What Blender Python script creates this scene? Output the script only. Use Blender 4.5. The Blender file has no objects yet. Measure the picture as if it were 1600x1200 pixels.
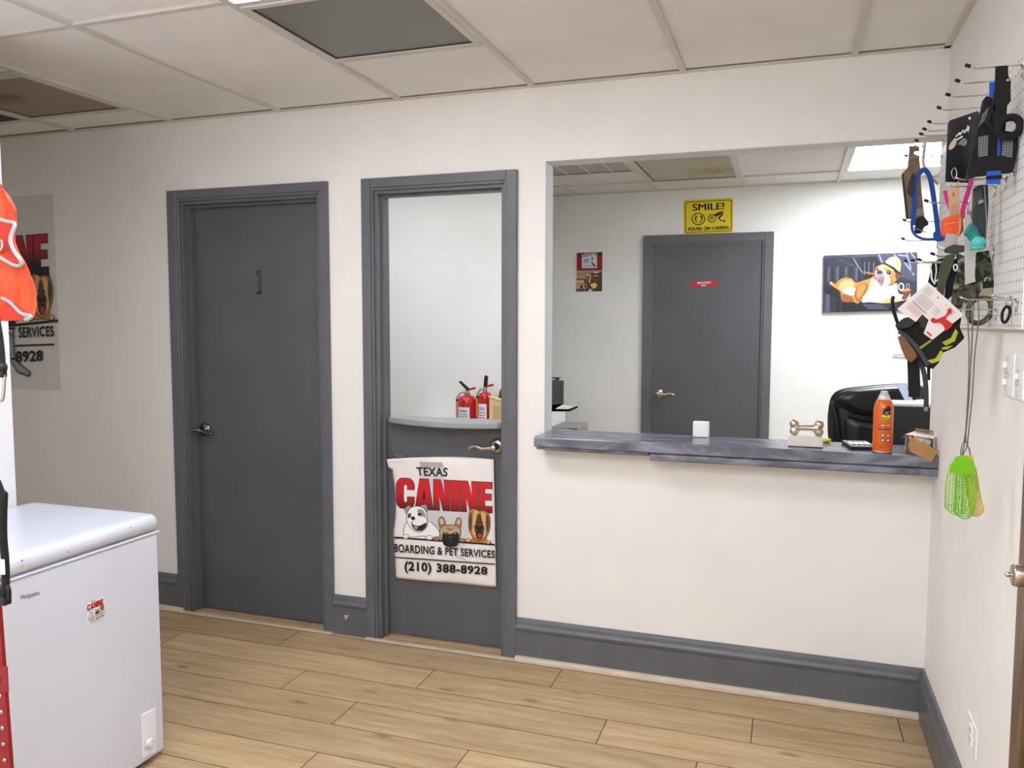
import bpy, bmesh, math, random
from mathutils import Vector, Matrix
random.seed(7)
sc = bpy.context.scene
col = sc.collection
R = math.radians

# ------------------------------------------------------------------ camera, world, exposure
CAM = Vector((-0.4997, -3.2631, 1.4675)); YAW, PITCH, ROLL, FPX = .3316, -.0768, .0019, 1266.16
FWD = Vector((-math.sin(YAW)*math.cos(PITCH), math.cos(YAW)*math.cos(PITCH), math.sin(PITCH)))
_r = Vector((math.cos(YAW), math.sin(YAW), 0)); _u = _r.cross(FWD)
RGT = math.cos(ROLL)*_r + math.sin(ROLL)*_u
UPV = -math.sin(ROLL)*_r + math.cos(ROLL)*_u
cam = bpy.data.objects.new('camera', bpy.data.cameras.new('camera')); col.objects.link(cam)
cam.matrix_world = Matrix(((RGT.x, UPV.x, -FWD.x, CAM.x), (RGT.y, UPV.y, -FWD.y, CAM.y), (RGT.z, UPV.z, -FWD.z, CAM.z), (0, 0, 0, 1)))
cam.data.sensor_width = 36; cam.data.lens = FPX/1600*36; cam.data.clip_start = .02
sc.camera = cam
w = bpy.data.worlds.new('world'); sc.world = w; w.use_nodes = True
w.node_tree.nodes['Background'].inputs[0].default_value = (.9, .93, 1, 1)
w.node_tree.nodes['Background'].inputs[1].default_value = .05
sc.view_settings.view_transform = 'Standard'; sc.view_settings.look = 'None'
sc.view_settings.exposure = 0.0; sc.view_settings.gamma = 1; sc.view_settings.use_curve_mapping = False
LAMP_MAIN, LAMP_OFFICE = 38.0, 24.0            # brightness of the ceiling light diffusers
CEIL, CEIL2 = 2.4318, 2.4212

# ------------------------------------------------------------------ helpers
def at(px, py, ax, val):
    d = FWD + RGT*((px-800)/FPX) - UPV*((py-600)/FPX)
    i = 'xyz'.index(ax)
    return CAM + d*((val-CAM[i])/d[i])
def srgb(c):
    f = lambda x: (x/12.92 if x <= .04045 else ((x+.055)/1.055)**2.4)
    return tuple(f(v/255) for v in c[:3]) + (1,)
MATS = {}
def mat(name, c, rough=.6, metal=0, var=0, vscale=8, bump=0, bscale=120, coat=0, spec=.5, aniso=None):
    if name in MATS: return MATS[name]
    m = bpy.data.materials.new(name); m.use_nodes = True; MATS[name] = m
    nt = m.node_tree; b = nt.nodes['Principled BSDF']
    b.inputs['Base Color'].default_value = srgb(c); b.inputs['Roughness'].default_value = rough
    b.inputs['Metallic'].default_value = metal; b.inputs['Coat Weight'].default_value = coat
    b.inputs['Specular IOR Level'].default_value = spec
    tc = nt.nodes.new('ShaderNodeTexCoord')
    mp = nt.nodes.new('ShaderNodeMapping'); nt.links.new(tc.outputs['Object'], mp.inputs[0])
    if aniso: mp.inputs['Scale'].default_value = aniso
    if var:
        n = nt.nodes.new('ShaderNodeTexNoise'); n.inputs['Scale'].default_value = vscale; n.inputs['Detail'].default_value = 5
        nt.links.new(mp.outputs[0], n.inputs['Vector'])
        r = nt.nodes.new('ShaderNodeValToRGB'); nt.links.new(n.outputs[0], r.inputs[0])
        a = srgb([max(0, v*(1-var)) for v in c]); z = srgb([min(255, v*(1+var)) for v in c])
        r.color_ramp.elements[0].position = .3; r.color_ramp.elements[1].position = .7
        r.color_ramp.elements[0].color = a; r.color_ramp.elements[1].color = z
        nt.links.new(r.outputs[0], b.inputs['Base Color'])
    if bump:
        n = nt.nodes.new('ShaderNodeTexNoise'); n.inputs['Scale'].default_value = bscale; n.inputs['Detail'].default_value = 3
        nt.links.new(mp.outputs[0], n.inputs['Vector'])
        bp = nt.nodes.new('ShaderNodeBump'); bp.inputs['Strength'].default_value = bump; bp.inputs['Distance'].default_value = .002
        nt.links.new(n.outputs[0], bp.inputs['Height']); nt.links.new(bp.outputs[0], b.inputs['Normal'])
    return m
def emit_mat(name, c, strength):
    m = bpy.data.materials.new(name); m.use_nodes = True
    b = m.node_tree.nodes['Principled BSDF']
    b.inputs['Base Color'].default_value = (.9, .9, .9, 1)
    b.inputs['Emission Color'].default_value = srgb(c); b.inputs['Emission Strength'].default_value = strength
    return m

def B(): return bmesh.new()
def bx(bm, x0, x1, y0, y1, z0, z1, bev=0, seg=2):
    g = bmesh.ops.create_cube(bm, size=1)
    for v in g['verts']:
        v.co = Vector(((x0+x1)/2 + v.co.x*(x1-x0), (y0+y1)/2 + v.co.y*(y1-y0), (z0+z1)/2 + v.co.z*(z1-z0)))
    if bev:
        es = list({e for v in g['verts'] for e in v.link_edges})
        bmesh.ops.bevel(bm, geom=es, offset=bev, segments=seg, profile=.5, affect='EDGES')
def prism(bm, pts, vec, mi=0):
    """solid: polygon pts (world) extruded by vec"""
    vec = Vector(vec); a = [bm.verts.new(p) for p in pts]; b = [bm.verts.new(Vector(p)+vec) for p in pts]
    fs = [bm.faces.new(a[::-1]), bm.faces.new(b)]
    n = len(pts)
    for i in range(n): fs.append(bm.faces.new((a[i], a[(i+1) % n], b[(i+1) % n], b[i])))
    for f in fs: f.material_index = mi
    return fs
def frame_of(t):
    t = t.normalized(); h = Vector((0, 0, 1)) if abs(t.z) < .9 else Vector((1, 0, 0))
    a = t.cross(h).normalized(); return a, t.cross(a).normalized()
def tube(bm, pts, r, n=8, closed=False, mi=0):
    pts = [Vector(p) for p in pts]; N = len(pts); rings = []; a = None
    for i, p in enumerate(pts):
        if closed: t = pts[(i+1) % N]-pts[i-1]
        else: t = pts[min(i+1, N-1)]-pts[max(i-1, 0)]
        t = t.normalized()
        if a is None: a, b = frame_of(t)
        else:
            a = (a - t*a.dot(t)).normalized(); b = t.cross(a)
        rr = r[i] if isinstance(r, (list, tuple)) else r
        rings.append([bm.verts.new(p + (a*math.cos(2*math.pi*k/n)+b*math.sin(2*math.pi*k/n))*rr) for k in range(n)])
    for i in range(N if closed else N-1):
        q, s = rings[i], rings[(i+1) % N]
        for k in range(n):
            f = bm.faces.new((q[k], q[(k+1) % n], s[(k+1) % n], s[k])); f.smooth = True; f.material_index = mi
    if not closed:
        bm.faces.new(rings[0][::-1]).material_index = mi; bm.faces.new(rings[-1]).material_index = mi
def lathe(bm, prof, c, axis='z', n=24, mi=0, sx=1, sy=1):
    """prof = [(radius, height)], around axis through c"""
    c = Vector(c); rings = []
    ex = {'z': (Vector((1,0,0)), Vector((0,1,0)), Vector((0,0,1))), 'y': (Vector((1,0,0)), Vector((0,0,1)), Vector((0,1,0))), 'x': (Vector((0,1,0)), Vector((0,0,1)), Vector((1,0,0)))}[axis]
    for r, h in prof:
        rings.append([bm.verts.new(c + ex[0]*(max(r, 1e-5)*sx*math.cos(2*math.pi*k/n)) + ex[1]*(max(r, 1e-5)*sy*math.sin(2*math.pi*k/n)) + ex[2]*h) for k in range(n)])
    for q, s in zip(rings, rings[1:]):
        for k in range(n):
            f = bm.faces.new((q[k], q[(k+1) % n], s[(k+1) % n], s[k])); f.smooth = True; f.material_index = mi
    bm.faces.new(rings[0][::-1]).material_index = mi; bm.faces.new(rings[-1]).material_index = mi
def ball(bm, c, r, sc3=(1, 1, 1), n=16, mi=0):
    g = bmesh.ops.create_uvsphere(bm, u_segments=n, v_segments=max(6, n//2), radius=r)
    for v in g['verts']: v.co = Vector((v.co.x*sc3[0], v.co.y*sc3[1], v.co.z*sc3[2])) + Vector(c)
    for v in g['verts']:
        for f in v.link_faces: f.smooth = True; f.material_index = mi
def ribbon(bm, pts, width, thick, wdir=None, mi=0):
    """flat strap along pts; wdir = direction across, default in the plane facing -y"""
    pts = [Vector(p) for p in pts]; N = len(pts); rings = []
    for i, p in enumerate(pts):
        t = (pts[min(i+1, N-1)]-pts[max(i-1, 0)]).normalized()
        wd = Vector(wdir).normalized() if wdir else t.cross(Vector((0, 1, 0))).normalized()
        nd = t.cross(wd).normalized()
        ww = (width[i] if isinstance(width, (list, tuple)) else width)/2
        rings.append([bm.verts.new(p + wd*ww*a + nd*thick/2*b) for a, b in ((-1,-1), (1,-1), (1,1), (-1,1))])
    for q, s in zip(rings, rings[1:]):
        for k in range(4): bm.faces.new((q[k], q[(k+1) % 4], s[(k+1) % 4], s[k])).material_index = mi
    bm.faces.new(rings[0][::-1]).material_index = mi; bm.faces.new(rings[-1]).material_index = mi
def curve(pts, per=6, closed=False):
    """Catmull-Rom through points (any dimension)"""
    P = [Vector(p) for p in pts]; N = len(P); out = []
    for i in range(N if closed else N-1):
        p0 = P[i-1] if closed or i > 0 else P[0]; p1 = P[i]; p2 = P[(i+1) % N]; p3 = P[(i+2) % N] if closed or i+2 < N else P[-1]
        for k in range(per):
            t = k/per
            out.append(.5*((2*p1)+(p2-p0)*t+(2*p0-5*p1+4*p2-p3)*t*t+(3*p1-p0-3*p2+p3)*t**3))
    if not closed: out.append(P[-1])
    return out
def obj(name, bm, m, parent=None, smooth=False, bev=0, kind=None):
    me = bpy.data.meshes.new(name)
    bmesh.ops.recalc_face_normals(bm, faces=bm.faces[:])
    if smooth:
        for f in bm.faces: f.smooth = True
    bm.to_mesh(me); bm.free()
    for q in (m if isinstance(m, (list, tuple)) else [m]): me.materials.append(q)
    o = bpy.data.objects.new(name, me); col.objects.link(o)
    if bev:
        md = o.modifiers.new('bevel', 'BEVEL'); md.width = bev; md.segments = 2; md.limit_method = 'ANGLE'
    if parent:
        o.parent = parent; o.matrix_parent_inverse = parent_world(parent).inverted()
    if kind: o['kind'] = kind
    return o
def parent_world(p):
    m = Matrix.Translation(p.location)
    return m
def tag(o, label, cat, group=None):
    o['label'] = label; o['category'] = cat
    if group: o['group'] = group
    return o
def thing(name, label, cat, loc=(0, 0, 0), group=None):
    o = bpy.data.objects.new(name, None); col.objects.link(o); o.location = loc; o.empty_display_size = .05
    return tag(o, label, cat, group)
def struct(name, bm, m, parent=None, **k):
    o = obj(name, bm, m, parent, **k)
    if not parent: o['kind'] = 'structure'
    return o
def sroot(name, loc):
    o = bpy.data.objects.new(name, None); col.objects.link(o); o.location = loc; o['kind'] = 'structure'; return o
_tc = {}
def text_shape(s, bold=0.0, res=3):
    """triangulated lettering of the built-in font, scaled to the unit box"""
    k = (s, bold)
    if k not in _tc:
        cu = bpy.data.curves.new('t', 'FONT'); cu.body = s; cu.offset = bold; cu.space_character = 1+bold*2.2; cu.resolution_u = res; cu.fill_mode = 'FRONT'
        o = bpy.data.objects.new('t', cu); col.objects.link(o)
        dg = bpy.context.evaluated_depsgraph_get(); me = bpy.data.meshes.new_from_object(o.evaluated_get(dg))
        vs = [v.co.copy() for v in me.vertices]; fs = [tuple(p.vertices) for p in me.polygons]
        bpy.data.objects.remove(o); bpy.data.curves.remove(cu); bpy.data.meshes.remove(me)
        _tc[k] = (vs, fs)
    return _tc[k]
def text_fit(vs):
    x0 = min(v.x for v in vs); x1 = max(v.x for v in vs); y0 = min(v.y for v in vs); y1 = max(v.y for v in vs)
    return x0, x1-x0, y0, y1-y0
def text_quad(bm, s, tl, tr, br, bl, mi=0, bold=0.0, fit=None, dv=(0, 0, 0)):
    """lettering stretched over the quad (world corners)"""
    vs, fs = text_shape(s, bold); x0, wd, y0, ht = text_fit(text_shape(s, fit)[0] if fit is not None else vs)
    tl, tr, br, bl = map(Vector, (tl, tr, br, bl)); nv = []
    for v in vs:
        u = (v.x-x0)/wd; t = (v.y-y0)/ht
        nv.append(bm.verts.new((bl*(1-u)+br*u)*(1-t) + (tl*(1-u)+tr*u)*t + Vector(dv)))
    for f in fs:
        try: bm.faces.new([nv[i] for i in f]).material_index = mi
        except ValueError: pass
class Pic:
    """flat printed picture: polygons and lettering in px of the view, laid on a plane, all in one mesh"""
    def __init__(s, ax, val, step, zoom=None):
        s.ax, s.val, s.step = ax, val, Vector(step); s.bm = B(); s.mats = []; s.zoom = zoom or (0, 0, 1); s.k = 1; s.map = None
    def p(s, q):
        x0, y0, sc_ = s.zoom
        v = at(x0+q[0]/sc_, y0+q[1]/sc_, s.ax, s.val)
        return (s.map(v) if s.map else v) + s.step*s.k
    def mi(s, m):
        if m not in s.mats: s.mats.append(m)
        return s.mats.index(m)
    def poly(s, pts, m, smooth=0):
        if smooth: pts = [tuple(v) for v in curve([(a, b, 0) for a, b in pts], smooth, True)]
        f = s.bm.faces.new([s.bm.verts.new(s.p(q)) for q in pts]); f.material_index = s.mi(m); s.k += 1
    def ell(s, cx, cy, rx, ry, m, rot=0, n=18):
        c_, s_ = math.cos(R(rot)), math.sin(R(rot))
        s.poly([(cx+rx*math.cos(t)*c_-ry*math.sin(t)*s_, cy+rx*math.cos(t)*s_+ry*math.sin(t)*c_) for t in [2*math.pi*i/n for i in range(n)]], m)
    def ring(s, cx, cy, rx, ry, wd, m, n=24):
        mi = s.mi(m); a = []; b = []
        for i in range(n):
            t = 2*math.pi*i/n
            a.append(s.bm.verts.new(s.p((cx+rx*math.cos(t), cy+ry*math.sin(t))))); b.append(s.bm.verts.new(s.p((cx+(rx-wd)*math.cos(t), cy+(ry-wd)*math.sin(t)))))
        for i in range(n): s.bm.faces.new((a[i], a[(i+1) % n], b[(i+1) % n], b[i])).material_index = mi
        s.k += 1
    def line(s, pts, wd, m):
        pts = [Vector((a, b, 0)) for a, b in pts]; l = []; r = []
        for i, q in enumerate(pts):
            t = (pts[min(i+1, len(pts)-1)]-pts[max(i-1, 0)]).normalized(); n = Vector((-t.y, t.x, 0))*wd/2
            l.append((q+n)[:2]); r.append((q-n)[:2])
        s.poly(l+r[::-1], m)
    def text(s, t, tl, tr, br, bl, m, bold=0.0, fit=None):
        text_quad(s.bm, t, s.p(tl), s.p(tr), s.p(br), s.p(bl), s.mi(m), bold, fit); s.k += 1
    def done(s, name, parent):
        return obj(name, s.bm, s.mats, parent)

# ------------------------------------------------------------------ materials
WALL = mat('wall paint', (238, 235, 230), .75, var=.012, vscale=3, bump=.12, bscale=180)
WALL2 = mat('office wall paint', (240, 240, 237), .75, var=.012, vscale=3, bump=.1, bscale=180)
REVEAL = mat('opening lining paint', (226, 228, 230), .6, var=.02, vscale=6)
TRIM = mat('grey trim paint', (97, 99, 103), .42, var=.04, vscale=9, bump=.05, bscale=60)
DOORP = mat('grey door paint', (87, 89, 92), .5, var=.03, vscale=5, bump=.06, bscale=150)
TILE = mat('ceiling tile', (243, 243, 242), .9, var=.015, vscale=4, bump=.25, bscale=260)
GRID = mat('ceiling grid enamel', (214, 211, 206), .45, var=.02)
GAP = mat('dark gap', (60, 55, 50), .9)
SHOE = mat('raw shoe moulding', (205, 190, 168), .55, var=.06, vscale=12, aniso=(1, 6, 6))
NICKEL = mat('satin nickel', (196, 186, 174), .28, 1, var=.04)
CHROME = mat('chrome wire', (205, 203, 200), .22, 1)
BLACK = mat('black plastic', (18, 18, 19), .45)
BLACKF = mat('black webbing', (14, 14, 15), .85, bump=.4, bscale=500)
RUBBER = mat('black rubber cap', (10, 10, 10), .6)
WHITEP = mat('white plastic', (243, 243, 242), .35)
WHITEE = mat('white enamel', (212, 216, 228), .28, var=.008, vscale=4)
PAPER = mat('poster paper', (240, 232, 228), .5, var=.012, vscale=8)
INK = mat('black ink', (16, 14, 14), .5)
REDI = mat('red ink', (200, 24, 30), .5)
FILM = None

def plank_mat():
    m = bpy.data.materials.new('oak laminate'); m.use_nodes = True; nt = m.node_tree; b = nt.nodes['Principled BSDF']; N = nt.nodes.new; L = nt.links.new
    uv = N('ShaderNodeUVMap'); uv.uv_map = 'uv'
    at_ = N('ShaderNodeAttribute'); at_.attribute_name = 'rnd'
    mp = N('ShaderNodeMapping'); mp.inputs['Scale'].default_value = (1.1, 13, 1); L(uv.outputs[0], mp.inputs[0])
    n1 = N('ShaderNodeTexNoise'); n1.inputs['Scale'].default_value = 2.2; n1.inputs['Detail'].default_value = 7; n1.inputs['Roughness'].default_value = .62; n1.inputs['Distortion'].default_value = .6
    L(mp.outputs[0], n1.inputs['Vector'])
    r1 = N('ShaderNodeValToRGB'); L(n1.outputs[0], r1.inputs[0]); e = r1.color_ramp.elements
    e[0].position = .25; e[0].color = srgb((168, 138, 100)); e[1].position = .75; e[1].color = srgb((218, 190, 150))
    mp2 = N('ShaderNodeMapping'); mp2.inputs['Scale'].default_value = (4, 90, 1); L(uv.outputs[0], mp2.inputs[0])
    n2 = N('ShaderNodeTexNoise'); n2.inputs['Scale'].default_value = 3; n2.inputs['Detail'].default_value = 4; L(mp2.outputs[0], n2.inputs['Vector'])
    r2 = N('ShaderNodeValToRGB'); L(n2.outputs[0], r2.inputs[0]); r2.color_ramp.elements[0].position = .3; r2.color_ramp.elements[1].position = .6
    r2.color_ramp.elements[0].color = (.80, .78, .75, 1); r2.color_ramp.elements[1].color = (1, 1, 1, 1)
    mx = N('ShaderNodeMixRGB'); mx.blend_type = 'MULTIPLY'; mx.inputs[0].default_value = .7; L(r1.outputs[0], mx.inputs[1]); L(r2.outputs[0], mx.inputs[2])
    mp3 = N('ShaderNodeMapping'); mp3.inputs['Scale'].default_value = (2.6, 7.5, 1); L(uv.outputs[0], mp3.inputs[0])
    vo = N('ShaderNodeTexVoronoi'); vo.inputs['Scale'].default_value = 1.0; L(mp3.outputs[0], vo.inputs['Vector'])
    r3 = N('ShaderNodeValToRGB'); L(vo.outputs['Distance'], r3.inputs[0]); r3.color_ramp.elements[0].position = .02; r3.color_ramp.elements[1].position = .13
    r3.color_ramp.elements[0].color = (.30, .22, .16, 1); r3.color_ramp.elements[1].color = (1, 1, 1, 1)
    mx3 = N('ShaderNodeMixRGB'); mx3.blend_type = 'MULTIPLY'; mx3.inputs[0].default_value = .68; L(mx.outputs[0], mx3.inputs[1]); L(r3.outputs[0], mx3.inputs[2])
    hs = N('ShaderNodeHueSaturation'); L(mx3.outputs[0], hs.inputs['Color'])
    mr = N('ShaderNodeMapRange'); mr.inputs[3].default_value = .86; mr.inputs[4].default_value = 1.08; L(at_.outputs['Fac'], mr.inputs[0]); L(mr.outputs[0], hs.inputs['Value'])
    L(hs.outputs[0], b.inputs['Base Color']); b.inputs['Roughness'].default_value = .42; b.inputs['Specular IOR Level'].default_value = .4
    bp = N('ShaderNodeBump'); bp.inputs['Strength'].default_value = .08; L(n2.outputs[0], bp.inputs['Height']); L(bp.outputs[0], b.inputs['Normal'])
    return m
def counter_mat():
    m = bpy.data.materials.new('slate grey worktop'); m.use_nodes = True; nt = m.node_tree; b = nt.nodes['Principled BSDF']; N = nt.nodes.new; L = nt.links.new
    tc = N('ShaderNodeTexCoord'); mp = N('ShaderNodeMapping'); mp.inputs['Scale'].default_value = (3, 9, 9); L(tc.outputs['Object'], mp.inputs[0])
    n = N('ShaderNodeTexNoise'); n.inputs['Scale'].default_value = 1.6; n.inputs['Detail'].default_value = 9; n.inputs['Distortion'].default_value = 1.2; n.inputs['Roughness'].default_value = .65; L(mp.outputs[0], n.inputs['Vector'])
    r = N('ShaderNodeValToRGB'); L(n.outputs[0], r.inputs[0]); e = r.color_ramp.elements
    e[0].position = .32; e[0].color = srgb((80, 81, 90)); e[1].position = .72; e[1].color = srgb((150, 154, 168))
    k = e.new(.5); k.color = srgb((108, 110, 122))
    L(r.outputs[0], b.inputs['Base Color']); b.inputs['Roughness'].default_value = .22
    return m
def pegboard_mat():
    m = bpy.data.materials.new('pegboard'); m.use_nodes = True; nt = m.node_tree; b = nt.nodes['Principled BSDF']; N = nt.nodes.new; L = nt.links.new
    tc = N('ShaderNodeTexCoord'); mp = N('ShaderNodeMapping'); mp.inputs['Scale'].default_value = (0, 1/.0254, 1/.0254); L(tc.outputs['Object'], mp.inputs[0])
    fr = N('ShaderNodeVectorMath'); fr.operation = 'FRACTION'; L(mp.outputs[0], fr.inputs[0])
    su = N('ShaderNodeVectorMath'); su.operation = 'SUBTRACT'; su.inputs[1].default_value = (0, .5, .5); L(fr.outputs[0], su.inputs[0])
    ln = N('ShaderNodeVectorMath'); ln.operation = 'LENGTH'; L(su.outputs[0], ln.inputs[0])
    lt = N('ShaderNodeMath'); lt.operation = 'GREATER_THAN'; lt.inputs[1].default_value = .12; L(ln.outputs['Value'], lt.inputs[0])
    mx = N('ShaderNodeMixRGB'); mx.inputs[1].default_value = srgb((40, 38, 36)); mx.inputs[2].default_value = srgb((232, 232, 230)); L(lt.outputs[0], mx.inputs[0])
    L(mx.outputs[0], b.inputs['Base Color']); b.inputs['Roughness'].default_value = .4
    return m
def perforated_mat(name, c, hole, pitch, ax, r=.3, rough=.5):
    """sheet with a regular print of dots (fine grille or mesh weave)"""
    m = bpy.data.materials.new(name); m.use_nodes = True; nt = m.node_tree; b = nt.nodes['Principled BSDF']; N = nt.nodes.new; L = nt.links.new
    tc = N('ShaderNodeTexCoord'); mp = N('ShaderNodeMapping'); mp.inputs['Scale'].default_value = [1/pitch if a in ax else 0 for a in 'xyz']; L(tc.outputs['Object'], mp.inputs[0])
    fr = N('ShaderNodeVectorMath'); fr.operation = 'FRACTION'; L(mp.outputs[0], fr.inputs[0])
    su = N('ShaderNodeVectorMath'); su.operation = 'SUBTRACT'; su.inputs[1].default_value = [.5 if a in ax else 0 for a in 'xyz']; L(fr.outputs[0], su.inputs[0])
    ln = N('ShaderNodeVectorMath'); ln.operation = 'LENGTH'; L(su.outputs[0], ln.inputs[0])
    lt = N('ShaderNodeMath'); lt.operation = 'GREATER_THAN'; lt.inputs[1].default_value = r; L(ln.outputs['Value'], lt.inputs[0])
    mx = N('ShaderNodeMixRGB'); mx.inputs[1].default_value = srgb(hole); mx.inputs[2].default_value = srgb(c); L(lt.outputs[0], mx.inputs[0])
    L(mx.outputs[0], b.inputs['Base Color']); b.inputs['Roughness'].default_value = rough
    return m
def camo_mat():
    m = bpy.data.materials.new('camouflage cloth'); m.use_nodes = True; nt = m.node_tree; b = nt.nodes['Principled BSDF']; N = nt.nodes.new; L = nt.links.new
    tc = N('ShaderNodeTexCoord'); n = N('ShaderNodeTexNoise'); n.inputs['Scale'].default_value = 34; n.inputs['Detail'].default_value = 1.5; n.inputs['Distortion'].default_value = 1.5; L(tc.outputs['Object'], n.inputs['Vector'])
    r = N('ShaderNodeValToRGB'); r.color_ramp.interpolation = 'CONSTANT'; L(n.outputs[0], r.inputs[0]); e = r.color_ramp.elements
    e[0].position = 0; e[0].color = srgb((28, 28, 22)); e[1].position = .43; e[1].color = srgb((66, 68, 50))
    k = e.new(.55); k.color = srgb((92, 90, 66)); k = e.new(.63); k.color = srgb((150, 140, 110))
    L(r.outputs[0], b.inputs['Base Color']); b.inputs['Roughness'].default_value = .85
    return m
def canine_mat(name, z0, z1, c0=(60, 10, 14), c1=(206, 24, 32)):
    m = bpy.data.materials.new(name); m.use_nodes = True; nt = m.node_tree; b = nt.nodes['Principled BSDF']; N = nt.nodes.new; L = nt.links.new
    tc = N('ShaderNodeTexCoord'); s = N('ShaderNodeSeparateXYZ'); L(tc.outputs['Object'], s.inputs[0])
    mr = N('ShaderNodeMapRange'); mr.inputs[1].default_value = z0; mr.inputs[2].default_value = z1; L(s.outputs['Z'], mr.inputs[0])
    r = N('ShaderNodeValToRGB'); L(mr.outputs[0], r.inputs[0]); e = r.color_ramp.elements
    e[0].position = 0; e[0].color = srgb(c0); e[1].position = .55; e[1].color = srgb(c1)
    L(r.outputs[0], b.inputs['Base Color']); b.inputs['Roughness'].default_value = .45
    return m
def stain_mat(name, c, cs, centre, radius, rough=.35):
    """translucent panel with an irregular brown stain of its own shape"""
    m = bpy.data.materials.new(name); m.use_nodes = True; nt = m.node_tree; b = nt.nodes['Principled BSDF']; N = nt.nodes.new; L = nt.links.new
    tc = N('ShaderNodeTexCoord'); su = N('ShaderNodeVectorMath'); su.operation = 'SUBTRACT'; su.inputs[1].default_value = centre; L(tc.outputs['Object'], su.inputs[0])
    no = N('ShaderNodeTexNoise'); no.inputs['Scale'].default_value = 5; no.inputs['Distortion'].default_value = 2.0; no.inputs['Detail'].default_value = 6; L(tc.outputs['Object'], no.inputs['Vector'])
    sc_ = N('ShaderNodeVectorMath'); sc_.operation = 'MULTIPLY'; sc_.inputs[1].default_value = (1/radius[0], 1/radius[1], 0); L(su.outputs[0], sc_.inputs[0])
    ln = N('ShaderNodeVectorMath'); ln.operation = 'LENGTH'; L(sc_.outputs[0], ln.inputs[0])
    ad = N('ShaderNodeMath'); ad.operation = 'ADD'; L(ln.outputs['Value'], ad.inputs[0]); L(no.outputs[0], ad.inputs[1])
    r = N('ShaderNodeValToRGB'); L(ad.outputs[0], r.inputs[0]); e = r.color_ramp.elements
    e[0].position = .45; e[0].color = srgb(cs); e[1].position = 1.2; e[1].color = srgb(c)
    L(r.outputs[0], b.inputs['Base Color']); b.inputs['Roughness'].default_value = rough
    return m
def film_mat():
    m = bpy.data.materials.new('clear window film'); m.use_nodes = True; nt = m.node_tree; b = nt.nodes['Principled BSDF']
    b.inputs['Base Color'].default_value = srgb((150, 145, 138)); b.inputs['Roughness'].default_value = .25; b.inputs['Alpha'].default_value = .07
    return m
OAK, SLATE, PEG, CAMO = plank_mat(), counter_mat(), pegboard_mat(), camo_mat()

# ------------------------------------------------------------------ shell
X0, X1, Y0, WT = -6.0, 0.0, -5.2, .107           # hall / shop extents, front wall thickness
OFX0, OFX1, OFD = -3.6, 1.3, 2.7607              # office behind the front wall
# floor: planks run along x
def build_floor():
    bm = B(); uvl = bm.loops.layers.uv.new('uv'); rl = bm.faces.layers.float.new('rnd')
    off = {0: -.09, 1: -.597, 2: -1.107, 3: -.76, 4: -.22, 5: -.70}
    y = 2.9; rows = []
    top = -.045
    n_up = int((2.9-top)/.183)+1
    for i in range(-n_up, 29):
        y1 = top - .183*i; y0 = y1-.183
        o0 = off.get(i, random.uniform(-1.2, 0))
        x = o0 - 1.29*6
        while x < 1.4:
            a, b = max(x, -6.1), min(x+1.29, 1.4)
            if b > a+.01:
                g = .0016
                vs = [bm.verts.new(p) for p in ((a+g, y0+g, 0), (b-g, y0+g, 0), (b-g, y1-g, 0), (a+g, y1-g, 0))]
                f = bm.faces.new(vs); f[rl] = random.random(); ru, rv = random.uniform(0, 40), random.uniform(0, 40)
                for l in f.loops: l[uvl].uv = (l.vert.co.x+ru, l.vert.co.y*1+rv)
            x += 1.29
    gx = bmesh.ops.create_grid(bm, x_segments=1, y_segments=1, size=1)
    for v in gx['verts']: v.co = Vector((-2.35 + v.co.x*3.75, -1.15+v.co.y*4.1, -.002))
    for v in gx['verts']:
        for f in v.link_faces: f.material_index = 1
    return struct('floor', bm, [OAK, mat('floor joint', (50, 36, 25), .8)])
build_floor()

# front wall with two doorways and the reception opening
D1 = dict(o0=-3.404, o1=-2.5055, i0=-3.338, i1=-2.556, slab=.08)
D2 = dict(o0=-2.331, o1=-1.598, i0=-2.273, i1=-1.657, slab=.062)
CTOP, ITOP = 2.0995, 2.046
WX, WZ0, WZ1 = -1.4815, .925, 2.1304
bm = B()
def wseg(x0, x1, z0, z1): bx(bm, x0, x1, 0, WT, z0, z1)
wseg(X0, D1['i0'], 0, CEIL+.05); wseg(D1['i0'], D1['i1'], ITOP, CEIL+.05); wseg(D1['i1'], D2['i0'], 0, CEIL+.05)
wseg(D2['i0'], D2['i1'], ITOP, CEIL+.05); wseg(D2['i1'], WX, 0, CEIL+.05)
struct('wall_front', bm, WALL)
bm = B(); wseg(WX, X1, WZ1, CEIL+.05); struct('wall_front_upper', bm, WALL)
bm = B(); wseg(WX, X1, 0, WZ0); struct('wall_front_lower', bm, WALL)
bm = B(); bx(bm, WX-.001, WX+.004, -.001, WT+.002, WZ0, WZ1); bx(bm, WX+.004, 0, -.001, WT+.002, WZ1-.004, WZ1+.001)
struct('trim_1', bm, REVEAL)
# right wall (ends at the corner of the opening), with the doorway of the wooden door
bm = B(); bx(bm, 0, .12, -1.31, WT, 0, CEIL+.05); bx(bm, 0, .12, -2.13, -1.31, 2.05, CEIL+.05); bx(bm, 0, .12, Y0, -2.13, 0, CEIL+.05)
struct('wall_right', bm, WALL)
bm = B(); bx(bm, X0, .12, Y0-.12, Y0, 0, CEIL+.05); struct('wall_rear', bm, WALL)
# partition on the left, the hall beyond it stays dark
PX = -3.06
bm = B(); bx(bm, PX-.12, PX, Y0, -1.175, 0, CEIL+.02); struct('wall_partition', bm, mat('partition paint', (244, 244, 246), .5))
bm = B(); bx(bm, X0-.12, X0, Y0, WT, 0, CEIL+.05); struct('wall_left', bm, WALL)
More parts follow.
